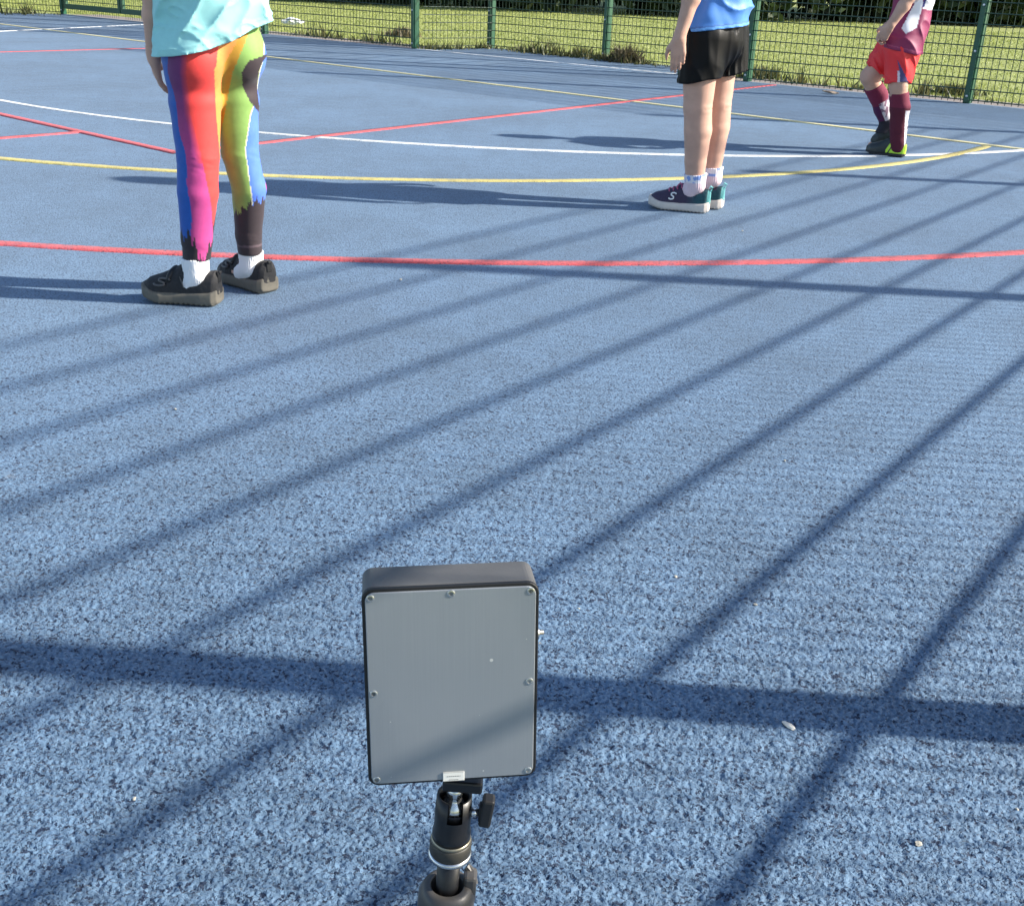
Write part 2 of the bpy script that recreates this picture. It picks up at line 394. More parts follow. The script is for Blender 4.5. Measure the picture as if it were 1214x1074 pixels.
def turf():
    n = 170000; s = rng.uniform(-26, 9, n); o = .62 + 19 * rng.random(n) ** 1.7
    pos = E0 + np.outer(s, UA) + np.outer(o, NA)
    inrec = (s > -6.9) & (s < -2.6) & (o < 1.45); pos = pos[~inrec]; o = o[~inrec]
    clump = .6 + .7 * (np.sin(pos[:, 0] * 3.1 + np.sin(pos[:, 1] * 2.3)) * np.sin(pos[:, 1] * 3.7 + 1) * .5 + .5)
    hgt = (.012 + .020 * rng.random(len(pos))) * clump; wid = .008 + .010 * rng.random(len(pos)) + .0009 * o
    v, f, c = blades(pos, hgt, wid); return mesh_np('grass', v, f, c)
tag(obj('grass', turf(), M_blade), 'short sunlit grass of the playing field beyond the fence', 'grass', kind='stuff')
M_weed = bpy.data.materials.new('weeds'); M_weed.use_nodes = True; leafy(M_weed, (.04, .062, .02), (.16, .15, .055))
M_dry = bpy.data.materials.new('dry_weeds'); M_dry.use_nodes = True; leafy(M_dry, (.075, .062, .035), (.19, .16, .085))
def weeds():
    P = []
    def line(a, b, n, sp_):
        t = rng.random(n); t = t + .02 * np.sin(t * 60); d = nrm(np.append(b - a, 0))[:2]; nn = V(-d[1], d[0])
        P.append(a + np.outer(t, b - a) + np.outer(.06 + np.abs(rng.normal(0, sp_, n)), nn))
    line(C2_, C_, 1300, .10); line(C_, B_, 900, .10); line(B_, A_, 350, .08)
    line(c0, c2, 3800, .30)
    line(ae(3.4, .60), ae(-2.4, .60), 700, .10); line(A_ + NA * .6, ae(-9.0, .6), 500, .10)
    pos = np.concatenate(P); n = len(pos)
    k = np.clip(.45 + .3 * np.sin(pos[:, 0] * 2.3 + 1) + .3 * np.sin(pos[:, 0] * 5.3 - pos[:, 1] * 2.2) + .2 * np.sin(pos[:, 0] * 13.7 + pos[:, 1] * 9), 0, 1.2)
    hgt = (.03 + .15 * rng.random(n) ** 2.5) * (.25 + k); wid = .012 + .028 * rng.random(n)
    v, f, c = blades(pos, hgt, wid, -.02, .9); return mesh_np('weeds', v, f, c)
tag(obj('weeds', weeds(), M_weed), 'straggling weeds and long grass along the foot of the fence', 'weeds', kind='stuff')
def clump(p, r, h, n, m, label, name='weed_clump'):
    q = rng.normal(0, r * .45, (n, 2)); hg = h * (.35 + .65 * rng.random(n)) * np.exp(-(q ** 2).sum(1) / (2 * r * r))
    v, f, c = blades(q, hg, .015 + .025 * rng.random(n), 0, 1.1)
    o = obj(name, mesh_np(name, v, f, c), m, loc=(p[0], p[1], -.02)); tag(o, label, 'weeds', kind='stuff'); return o
cl = at(741, 69, 13.15); clump(cl, .19, .26, 380, M_dry, 'brown dried weed clump in the goal recess right of the rear post')
cl = at(690, 66, 13.75); clump(cl, .14, .17, 240, M_weed, 'small green weed clump in the goal recess left of the rear post')
cl = at(903, 83, 12.0); clump(cl, .28, .15, 420, M_weed, 'dark weed clump on the grass edge beside the black shorts')
cl = at(1130, 104, 11.2); clump(cl, .26, .11, 420, M_weed, 'scrubby weed clump on the grass edge left of the right-hand post')
cl = at(478, 44, 16.6); clump(cl, .26, .16, 300, M_dry, 'dry weed clump outside the fence left of the goal recess')

def leaf_cloud(n, shape, size, seed):
    r = np.random.default_rng(seed); c = shape(n, r); a = r.normal(0, 1, (n, 3)); a /= np.linalg.norm(a, axis=1)[:, None]
    b = np.cross(a, r.normal(0, 1, (n, 3))); b /= np.linalg.norm(b, axis=1)[:, None]; s = size * (.6 + .8 * r.random(n))[:, None]
    v = np.stack([c - a * s, c + b * s * .5, c + a * s, c - b * s * .5], 1).reshape(-1, 3)
    col_ = np.repeat(r.random(n), 4); return mesh_np('crown', v, np.arange(4 * n).reshape(-1, 4), np.repeat(col_[:, None], 3, 1))
def crown_shape(rx, rz, zc, lumps):
    def f(n, r):
        u = r.normal(0, 1, (lumps, 3)); u /= np.linalg.norm(u, axis=1)[:, None]; cc = u * V(rx, rx, rz) * (.35 + .5 * r.random((lumps, 1))) + V(0, 0, zc)
        k = r.integers(0, lumps, n); d = r.normal(0, 1, (n, 3)); d /= np.linalg.norm(d, axis=1)[:, None]
        p = cc[k] + d * (rx * .42) * (r.random((n, 1)) ** .35); p[:, 2] = np.maximum(p[:, 2], .05 + .2 * r.random(n)); return p
    return f
M_leaf = bpy.data.materials.new('dark_foliage'); M_leaf.use_nodes = True; leafy(M_leaf, (.018, .035, .010), (.045, .075, .02), .5, .2)
M_bark = mat('bark', (.06, .05, .04), .9, noise=(8, .3), bump=(20, 1, .05))
crowns = [leaf_cloud(5200, crown_shape(4.6, 4.2, 6.0, 26), .30, 11 + i) for i in range(3)]
shrubs = [leaf_cloud(2600, crown_shape(2.1, 1.5, 1.25, 14), .16, 31 + i) for i in range(4)]
for m_ in crowns + shrubs: m_.materials.append(M_leaf)
def trunk_mesh(i):
    bm = bmesh.new(); r = random.Random(i)
    bm_tube(bm, [(0, 0, -.1), (.05, .02, 1), (.12, -.05, 2.6), (.1, .1, 4.4), (.2, .1, 6.5)], [.30, .23, .19, .15, .06], 9)
    for k in range(5):
        a = r.random() * 6.28; z = 2.0 + k * .7; bm_tube(bm, [(.1, 0, z), (.1 + math.cos(a) * 1.2, math.sin(a) * 1.2, z + .9), (.1 + math.cos(a) * 2.6, math.sin(a) * 2.6, z + 2.0)], [.10, .06, .02], 6)
    return mesh_bm('trunk', bm)
trunks = [trunk_mesh(i) for i in range(3)]
for i in range(16):
    x = -34 + i * 5.1 + random.uniform(-1, 1); y = 33.5 + random.uniform(-1.2, 1.4) + max(0, x - 4) * .42 + max(0, -4 - x) * .12
    r_ = empty('tree', (x, y, -.03)); r_.rotation_euler.z = random.random() * 6.28; s_ = random.uniform(.9, 1.15); r_.scale = (s_, s_, s_)
    tag(r_, 'dark broadleaf tree in the row at the far edge of the field', 'tree', 'trees along the far edge of the field')
    obj('trunk', trunks[i % 3], M_bark, r_); obj('crown', crowns[i % 3], None, r_)
for i in range(44):
    x = -30 + i * 1.65 + random.uniform(-.5, .5); y = 30.2 + random.uniform(-.5, .9) + max(0, x - 4) * .42 + max(0, -4 - x) * .12
    o = obj('shrub', shrubs[i % 4], None, loc=(x, y, -.05)); o.rotation_euler.z = random.random() * 6.28; s_ = random.uniform(.85, 1.25); o.scale = (s_, s_, s_)
    tag(o, 'dark leafy shrub in the hedge at the far edge of the field', 'shrub', 'shrubs of the hedge under the far trees')

# ------------------------------------------------------------------ signed-distance modelling for people and clothes
_tab = np.random.default_rng(3).random((32, 32, 32))
def vnoise(p, s):
    q = p * s; i = np.floor(q).astype(int); f = q - i; f = f * f * (3 - 2 * f); o = 0
    for a in (0, 1):
        for b in (0, 1):
            for c in (0, 1):
                w = (f[..., 0] if a else 1 - f[..., 0]) * (f[..., 1] if b else 1 - f[..., 1]) * (f[..., 2] if c else 1 - f[..., 2])
                o = o + w * _tab[(i[..., 0] + a) % 32, (i[..., 1] + b) % 32, (i[..., 2] + c) % 32]
    return o
class Field:
    def __init__(s, lo, hi, h):
        s.lo = np.array(lo, float); s.h = h; s.n = np.ceil((np.array(hi) - s.lo) / h).astype(int) + 1
        s.d = np.full(s.n, .5, np.float32)
    def block(s, lo, hi):
        i0 = np.clip(np.floor((np.asarray(lo) - s.lo) / s.h).astype(int), 0, s.n); i1 = np.clip(np.ceil((np.asarray(hi) - s.lo) / s.h).astype(int) + 1, 0, s.n)
        sl_ = tuple(slice(a, b) for a, b in zip(i0, i1)); g = np.stack(np.meshgrid(*[s.lo[k] + s.h * np.arange(i0[k], i1[k]) for k in range(3)], indexing='ij'), -1)
        return sl_, g
    def join(s, fn, lo, hi, k, sub=False):
        pad = k + 3 * s.h; sl_, g = s.block(np.asarray(lo) - pad, np.asarray(hi) + pad)
        if g.size == 0: return
        v = fn(g).astype(np.float32); a = s.d[sl_]
        if sub: s.d[sl_] = np.maximum(a, -v); return
        t = np.clip(.5 + .5 * (a - v) / max(k, 1e-6), 0, 1); s.d[sl_] = a * (1 - t) + v * t - k * t * (1 - t)
    def cone(s, a, b, ra, rb, k=.02, flat=None, cap=False, capa=False, sub=False):
        a, b = np.asarray(a, float), np.asarray(b, float); ab = b - a; L2 = ab @ ab; r = max(ra, rb)
        if flat is not None: ax, fs = nrm(flat[0]), flat[1]
        def fn(g):
            p = g - a; t = np.clip((p @ ab) / L2, 0, 1); q = p - t[..., None] * ab
            if flat is not None:
                c = q @ ax; l = np.sqrt(np.maximum((q * q).sum(-1) - c * c, 0) + (c / fs) ** 2); d = (l - (ra + t * (rb - ra))) * min(1, .5 + .5 * fs)
            else: d = np.sqrt((q * q).sum(-1)) - (ra + t * (rb - ra))
            if cap: d = np.maximum(d, (g - b) @ nrm(ab))
            if capa: d = np.maximum(d, -((g - a) @ nrm(ab)))
            return d
        R_ = r * max(1, flat[1] if flat else 1)
        s.join(fn, np.minimum(a, b) - R_, np.maximum(a, b) + R_, k, sub)
    def chain(s, pts, rs, k=.02, **kw):
        for (a, b), (ra, rb) in zip(zip(pts, pts[1:]), zip(rs, rs[1:])): s.cone(a, b, ra, rb, k, **kw)
    def ell(s, c, r, k=.02, axes=None, sub=False):
        c = np.asarray(c, float); r = np.asarray(r, float); A = np.eye(3) if axes is None else np.array(axes, float)
        def fn(g):
            q = (g - c) @ A.T; k0 = np.sqrt(((q / r) ** 2).sum(-1)); k1 = np.sqrt(((q / r ** 2) ** 2).sum(-1)); return k0 * (k0 - 1) / np.maximum(k1, 1e-6)
        m = r.max(); s.join(fn, c - m, c + m, k, sub)
    def cut(s, fn):
        sl_, g = s.block(s.lo, s.lo + s.h * s.n); s.d = np.maximum(s.d, fn(g).astype(np.float32))
    def warp(s, fn, band=.03):
        idx = np.argwhere(np.abs(s.d) < band); p = s.lo + idx * s.h; s.d[tuple(idx.T)] += fn(p).astype(np.float32)
    def hollow(s, t): s.d = np.maximum(s.d, -(s.d + t))
    def mesh(s, name, color=None):
        d = s.d; d[0] = d[-1] = .5; d[:, 0] = d[:, -1] = .5; d[:, :, 0] = d[:, :, -1] = .5
        ins = d < 0; m = [slice(None, -1), slice(1, None)]
        cnt = sum(ins[m[a], m[b], m[c]].astype(np.int8) for a in (0, 1) for b in (0, 1) for c in (0, 1))
        cells = np.argwhere((cnt > 0) & (cnt < 8)); N = len(cells)
        off = np.array([(a, b, c) for a in (0, 1) for b in (0, 1) for c in (0, 1)]); cor = np.stack([d[tuple((cells + o).T)] for o in off], 1)
        acc = np.zeros((N, 3)); num = np.zeros(N)
        for i in range(8):
            for j in range(i + 1, 8):
                if np.abs(off[i] - off[j]).sum() != 1: continue
                x = (cor[:, i] < 0) != (cor[:, j] < 0); t = np.where(x, cor[:, i] / np.where(x, cor[:, i] - cor[:, j], 1), 0)
                acc += np.where(x[:, None], off[i] + t[:, None] * (off[j] - off[i]), 0); num += x
        v = s.lo + s.h * (cells + acc / num[:, None]); vid = np.full(cnt.shape, -1, np.int32); vid[tuple(cells.T)] = np.arange(N)
        F = []
        for ax in range(3):
            u, w = (ax + 1) % 3, (ax + 2) % 3; a = [slice(None)] * 3; b = [slice(None)] * 3; a[ax] = slice(None, -1); b[ax] = slice(1, None)
            e = np.argwhere(ins[tuple(a)] != ins[tuple(b)]); e = e[(e[:, u] > 0) & (e[:, w] > 0)]
            fl = ins[tuple(e.T)]; U = np.zeros(3, int); U[u] = 1; W = np.zeros(3, int); W[w] = 1
            ok = (e[:, u] < cnt.shape[u]) & (e[:, w] < cnt.shape[w]); e = e[ok]; fl = fl[ok]
            q = np.stack([vid[tuple((e - U - W).T)], vid[tuple((e - W).T)], vid[tuple(e.T)], vid[tuple((e - U).T)]], 1)
            q[~fl] = q[~fl][:, ::-1]; F.append(q)
        F = np.concatenate(F); F = F[(F >= 0).all(1)]
        return mesh_np(name, v, F, color(v) if color else None)

def rot_about(v, ax, ang):
    ax = nrm(ax); return v * math.cos(ang) + np.cross(ax, v) * math.sin(ang) + ax * (ax @ v) * (1 - math.cos(ang))
def hand(F, w, d, n, t, L=.145, curl=(.35, .5, .45, .55), thumb=.6):
    """w wrist, d along the fingers, n palm side, t thumb side"""
    d = nrm(d); t = nrm(t - d * (t @ d)); n = nrm(np.cross(d, t)) * (1 if np.cross(d, t) @ n > 0 else -1); s = L / .145
    F.cone(w - d * .015, w + d * .01, .019 * s, .019 * s, .012, flat=(n, .78))
    for i, o in enumerate((.0215, .007, -.008, -.0215)):
        kn = w + d * (.064, .067, .063, .056)[i] * s + t * o * s
        F.cone(w + t * o * .55 * s + d * .008, kn, .0125 * s, .0095 * s, .010)
        p = kn; a = 0; dd = d
        for j, l in enumerate((.031, .021, .017)):
            a += curl[i] * (.6, 1., .8)[j]; dd = rot_about(d, np.cross(d, n), a)
            q = p + dd * l * s * (.94, 1.04, .98, .78)[i]
            F.cone(p, q, (.0085, .0076, .0068)[j] * s, (.0076, .0068, .0056)[j] * s, .0035); p = q
    b = w + t * .016 * s + d * .014 * s; d1 = nrm(d * .75 + t * .62 + n * .25); m_ = b + d1 * .036 * s; d2 = nrm(d * .92 + t * .22 + n * .3); m2 = m_ + d2 * .024 * s
    F.cone(b, m_, .0125 * s, .0092 * s, .009); F.cone(m_, m2, .0088 * s, .0078 * s, .004); F.cone(m2, m2 + nrm(d + n * .35) * .019 * s, .0078 * s, .0058 * s, .004)

def person_body(J, off_leg=0.0):
    """one continuous body; J holds joints (relative to the person's root) and radii"""
    pts = np.array([v for k, v in J.items() if isinstance(v, np.ndarray) and v.shape == (3,) and k not in ('fwd', 'right')])
    F = Field(pts.min(0) - V(.2, .2, .12), pts.max(0) + V(.2, .2, .22), J.get('vox', .0046))
    f, r = J['fwd'], J['right']; up = V(0, 0, 1); rr = J['r']
    body_shape(F, J, off_leg)
    LS, RS = J['LS'], J['RS']; ch = (LS + RS) / 2; wa = J['WA']; pe = (J['LH'] + J['RH']) / 2
    F.cone(pe + up * .03, wa, rr['hipw'], rr['waist'], .04, flat=(f, .74)); F.cone(wa, ch - up * .10, rr['waist'], rr['chest'], .04, flat=(f, .74))
    F.cone(ch - up * .10, ch - up * .03, rr['chest'], .085, .04, flat=(f, .7)); F.cone(LS + (ch - LS) * .12, RS + (ch - RS) * .12, .040, .040, .05)
    hd = J['HD']; nk = ch + up * .0
    F.cone(nk, hd - up * .05, .043, .040, .03)
    hr = J['headr']; fc = J['face']; fr = nrm(np.cross(fc, up)); ax = np.array([fr, fc, up])
    F.ell(hd + up * .02, V(.074, .090, .088) * hr, .02, ax); F.ell(hd + fc * .022 - up * .045, V(.056, .060, .062) * hr, .03, ax)
    F.cone(hd + fc * .088 * hr + up * .006, hd + fc * .103 * hr - up * .022, .008, .012, .012)
    F.cone(hd + fc * .082 * hr - up * .052 + fr * .016, hd + fc * .082 * hr - up * .052 - fr * .016, .0065, .0065, .006)
    F.cone(hd + fc * .079 * hr - up * .061 + fr * .014, hd + fc * .079 * hr - up * .061 - fr * .014, .0065, .0065, .006)
    F.ell(hd + fc * .07 * hr - up * .088, V(.02, .018, .014), .02, ax)
    for s_ in (-1, 1):
        F.ell(hd + fr * .075 * s_ * hr - up * .012 - fc * .008, V(.012, .020, .030), .006, ax)
        F.ell(hd + fr * .030 * s_ * hr + fc * .090 * hr + up * .008, V(.017, .012, .011), .006, ax, sub=True)
    for S_, E_, W_, arm in ((LS, J['LE'], J['LW'], 'L'), (RS, J['RE'], J['RW'], 'R')):
        F.chain([S_, (S_ + E_) / 2, E_], [.043, .037 * rr['arm'], .031 * rr['arm']], .02)
        m_ = E_ + (W_ - E_) * .3; F.chain([E_, m_, W_], [.031 * rr['arm'], .033 * rr['arm'], .0225 * rr['arm']], .015)
        hdn = J['hand' + arm]; hand(F, W_, hdn[0], hdn[1], hdn[2], J.get('hand_size', .145), hdn[3] if len(hdn) > 3 else (.35, .5, .45, .55))
    def crease(p):
        o_ = 0
        for s_ in 'LR':
            k = J[s_ + 'K']; bk = J.get('back' + s_, -f); q = p - k; r2 = np.linalg.norm(q[..., :2], axis=-1); on = (r2 < .09) & ((q @ bk) > .028)
            z = q[..., 2] + .06 * (q @ np.cross(bk, up)); o_ = o_ + np.where(on, .0016 * np.exp(-(z / .0045) ** 2) + .0007 * np.exp(-((z - .020) / .006) ** 2), 0)
        return o_ + .0022 * (vnoise(p, 28) - .5)
    F.warp(crease, .02)
    return F.mesh('body')
def body_shape(F, J, o=0.0, feet=True):
    f = J['fwd']; rr = J['r']; up = V(0, 0, 1)
    for s_ in ('L', 'R'):
        h, k, a = J[s_ + 'H'], J[s_ + 'K'], J[s_ + 'A']; T = rr['leg' + s_]; sh = a - k; bk = J.get('back' + s_, -f)
        th = h + (k - h) * .45
        ca = k + sh * .30 + bk * J.get('calf' + s_, .004); lo_ = k + sh * .72
        F.cone(h, th, T[0] + o, T[1] + o, .03); F.cone(th, k, T[1] + o, T[2] + o, .006)
        F.chain([k, ca, lo_, a], [T[2] + o, T[3] + o, (T[3] * .35 + T[4] * .65) + o, T[4] + o], .006)
        F.ell(k - bk * (T[2] * .42) + up * .004, V(.028, .028, .034), .02)
        if feet:
            t = J[s_ + 'T']; hz_ = J.get('foot' + s_, 0.); mid = a * .5 + t * .5; mid[2] = .046 + hz_ * .5; t2 = a * .2 + t * .8; t2[2] = .036
            F.chain([a, a * .9 + t * .1 - V(0, 0, .035)], [T[4] - .008, .020], .01); F.chain([a * .9 + t * .1 - V(0, 0, .035), mid, t2], [.020, .019, .014], .01)
    F.cone(J['LH'] + V(0, 0, .02), J['RH'] + V(0, 0, .02), rr['hip'] + o, rr.get('hipr', rr['hip']) + o, .03)
    for s_, q in (('L', -1), ('R', 1)):
        gp = J[s_ + 'H'] - f * rr['glute'][0] - V(0, 0, .015) + J['right'] * q * .004
        F.ell(gp, V(1, 1, 1.12) * (rr['glute'][1] + o), .016)

def add_person(name, label, root_xy, J, skin=M_skin, hair=M_hair, body_off=0.0, hair_len=.0):
    root = empty(name, (root_xy[0], root_xy[1], 0)); tag(root, label, 'person')
    obj('body', person_body(J, body_off), skin, root, smooth=True)
    hd, fc, up = J['HD'], J['face'], V(0, 0, 1); fr = nrm(np.cross(fc, up)); hr = J['headr']
    F = Field(hd - V(.16, .16, .28), hd + V(.16, .16, .16), .006); ax = np.array([fr, fc, up])
    F.ell(hd + up * .024 - fc * .006, V(.082, .098, .096) * hr, .01, ax)
    if hair_len: F.cone(hd - fc * .045 - up * .01, hd - fc * .05 - up * hair_len, .075 * hr, .05, .03, flat=(fc, .7))
    F.cut(lambda g: ((g - hd) @ fc) - .045 - ((g - hd) @ up) * .55)
    F.warp(lambda p: .006 * (vnoise(p, 60) - .5) + .01 * (vnoise(p * V(1, 1, .25), 90) - .5))
    obj('hair', F.mesh('hair'), hair, root, smooth=True)
    for s_ in (-1, 1):
        bm = bmesh.new(); bmesh.ops.create_uvsphere(bm, u_segments=12, v_segments=8, radius=.0115)
        e = obj('eye', mesh_bm('eye', bm), M_eye, root, smooth=True); e.location = hd + fr * .030 * s_ * hr + fc * .076 * hr + up * .008
        e.rotation_euler = Vector(fc).to_track_quat('Z', 'Y').to_euler()
    return root
def eye_material():
    m = bpy.data.materials.new('eye'); m.use_nodes = True; nt = m.node_tree; p = nt.nodes['Principled BSDF']; p.inputs['Roughness'].default_value = .15
    tc = nt.nodes.new('ShaderNodeTexCoord'); sx = nt.nodes.new('ShaderNodeSeparateXYZ'); cr = nt.nodes.new('ShaderNodeValToRGB')
    cr.color_ramp.interpolation = 'CONSTANT'; e = cr.color_ramp.elements; e[0].color = (.8, .78, .75, 1); e[1].position = .0098; e[1].color = (.12, .07, .03, 1)
    q = e.new(.0111); q.color = (.005, .005, .005, 1)
    nt.links.new(tc.outputs['Object'], sx.inputs[0]); nt.links.new(sx.outputs['Z'], cr.inputs[0]); nt.links.new(cr.outputs[0], p.inputs['Base Color']); return m
M_eye = eye_material()

# shoes: local frame, y from heel (0) to toe (L), z up
def shoe_w(y, L, w):
    t = np.clip(y / L, 0, 1); prof = np.interp(t, [0, .06, .2, .38, .55, .72, .86, .95, 1.0], [.50, .74, .84, .82, .88, 1.0, .92, .66, .30]); return prof * w
def make_shoe(parent, heel, toe, name, w, H, upper_m, sole_m, sole_t=.026, upper_color=None, pitch=0., ank=.06, z0=0.):
    heel, toe = np.asarray(heel, float), np.asarray(toe, float); d = toe - heel; L = np.linalg.norm(d[:2])
    def loft(F, ztop, zbot, inset, k=.004, p=2.4):
        def fn(g):
            y = g[..., 1]; x = g[..., 0] - .06 * w * np.sin(np.clip(y / L, 0, 1) * 3.1)
            a = shoe_w(y, L, w) - inset; zt, zb = ztop(y / L), zbot(y / L); zm, hz = (zt + zb) / 2, (zt - zb) / 2
            q = (np.abs(x / np.maximum(a, .004)) ** p + np.abs((g[..., 2] - zm) / np.maximum(hz, .004)) ** p) ** (1 / p)
            e = (q - 1) * np.minimum(np.maximum(a, .004), np.maximum(hz, .004)); return np.maximum(e, np.maximum(-y, y - L))
        F.join(fn, (-w - .01, -.01, -.01), (w + .01, L + .01, .15), k)
    F = Field((-w - .015, -.015, -.012), (w + .015, L + .015, .145), .0026)
    top = lambda t: np.interp(t, [0, .04, .12, .25, .36, .45, .6, .75, .9, 1.], np.array([.76, .92, .88, .80, 1.10, 1.06, .88, .74, .63, .46]) * H)
    loft(F, top, lambda t: t * 0 - .02, .003)
    F.cone(V(0, ank, .070), V(0, ank + .004, .17), .0275, .030, 0, flat=(V(0, 1, 0), 1.2), sub=True)
    F.cut(lambda g: sole_t * .75 - g[..., 2])
    F.warp(lambda p: .0012 * (vnoise(p, 160) - .5))
    u = obj(name, F.mesh(name, upper_color), upper_m, parent, smooth=True)
    F = Field((-w - .02, -.02, -.008), (w + .02, L + .02, .07), .0028)
    loft(F, lambda t: np.interp(t, [0, .1, .45, .8, 1.], [sole_t * 1.25, sole_t * 1.1, sole_t * .95, sole_t, sole_t * 1.35]), lambda t: np.interp(t, [0, .06, .1, .75, 1.], [.006, .0, 0, 0, .014]), -.004, p=4.0)
    F.warp(lambda p: .0010 * np.sin(p[..., 1] * 420) * (p[..., 2] < .008))
    s = obj('sole', F.mesh('sole'), sole_m, u, smooth=True)
    u.location = (heel[0], heel[1], z0); u.rotation_euler = (pitch, 0, math.atan2(-d[0], d[1]))
    return u, L
def shoe_top(x, y, L, w, H):
    t = y / L; zt = np.interp(t, [0, .04, .12, .25, .36, .45, .6, .75, .9, 1.], np.array([.76, .92, .88, .80, 1.10, 1.06, .88, .74, .63, .46]) * H); zm, hz = (zt - .02) / 2, (zt + .02) / 2
    a = float(shoe_w(np.array(y), L, w)); return zm + hz * max(0., 1 - min(1, abs(x - .06 * w * math.sin(t * 3.1)) / a) ** 2.4) ** (1 / 2.4)
S_CURVE = [(1., .62), (.72, .92), (.2, 1.), (-.38, .92), (-.70, .62), (-.55, .28), (0., .02), (.55, -.24), (.72, -.58), (.40, -.90), (-.15, -1.), (-.68, -.92), (-1., -.62)]
def shoe_side(y, z, L, w, H):
    t = y / L; zt = np.interp(t, [0, .04, .12, .25, .36, .45, .6, .75, .9, 1.], np.array([.76, .92, .88, .80, 1.10, 1.06, .88, .74, .63, .46]) * H); zm, hz = (zt - .02) / 2, (zt + .02) / 2
    return float(shoe_w(np.array(y), L, w)) * max(0., 1 - min(1, abs(z - zm) / hz) ** 2.4) ** (1 / 2.4)
def patch_on_shoe(u, name, curve, L, w, m, r=.004, side=-1, H=.105):
    """lettering or trim on the outer side of a shoe; curve = (y, z) points"""
    bm = bmesh.new(); P = []
    for y, z in curve:
        P.append((side * (shoe_side(y, z, L, w, H) + .0004) + .06 * w * math.sin(y / L * 3.1), y, z))
    bm_tube(bm, P, r, 8); return obj(name, mesh_bm(name, bm), m, u, smooth=True)
def sock_mesh(a, top, r0, r1, ribs=True, color=None, k=36, fwd=None):
    """tube sock from the ankle up with vertical ribs"""
    F = Field(np.minimum(a, top) - V(.09, .09, .06), np.maximum(a, top) + V(.09, .09, .03), .0028)
    F.cone(a, top, r0, r1, .01, cap=True)
    if fwd is not None: F.cone(a, a + fwd - V(0, 0, .022), r0, r0 * .92, .008)
    if ribs:
        ax = nrm(top - a); e = nrm(np.cross(ax, V(1, .2, 0))); e2 = np.cross(ax, e)
        F.warp(lambda p: .0009 * np.sin(k * np.arctan2((p - a) @ e2, (p - a) @ e)) + .002 * (vnoise(p, 45) - .5))
    return F.mesh('sock', color)

# ------------------------------------------------------------------ child in rainbow leggings
def rel(root, J, names):
    for n in names: J[n] = J[n] - V(root[0], root[1], 0)
def kid_rainbow():
    R0 = (-.83, 3.125); o = V(*R0, 0); A = lambda *p: at(*p) - o
    f = nrm(V(-.42, .91, 0)); r = nrm(V(.91, .42, 0)); up = V(0, 0, 1)
    J = dict(fwd=f, right=r, LH=A(228, 62, 3.09), RH=A(277, 56, 3.17), LK=A(235, 185, 3.06), RK=A(285, 182, 3.16), LA=A(233, 322, 3.05), RA=A(298, 312, 3.215))
    pe = (J['LH'] + J['RH']) / 2; J['backR'] = nrm(V(.9, -.3, 0)); J['calfR'] = .016; J['WA'] = pe + up * .15 + f * .01; sh = pe + up * .42
    J['LS'] = sh - r * .135; J['RS'] = sh + r * .135; J['HD'] = sh + up * .20 + f * .025; J['face'] = nrm(f * 1 - r * .25); J['headr'] = 1.0
    J['LE'] = A(181, -4, 3.06); J['LW'] = A(182, 68, 3.13); J['RE'] = J['RS'] - up * .20 + r * .05 + f * .02; J['RW'] = J['RE'] + f * .16 + up * .04 - r * .08
    dh = A(191, 112, 3.20) - J['LW']
    J['hand_size'] = .135
    J['LT'] = V(-1.02, 3.06, .04) - o; J['RT'] = V(-.89, 3.295, .04) - o
    J['r'] = dict(hip=.072, hipr=.064, hipw=.108, waist=.100, chest=.118, arm=.78, legL=(.079, .068, .056, .053, .036), legR=(.069, .059, .050, .047, .033), glute=(.034, .074))
    J['handR'] = (f + up * .2, -up, -r); J['handL'] = (dh, r, f, (.2, .25, .25, .3))
    return R0, J
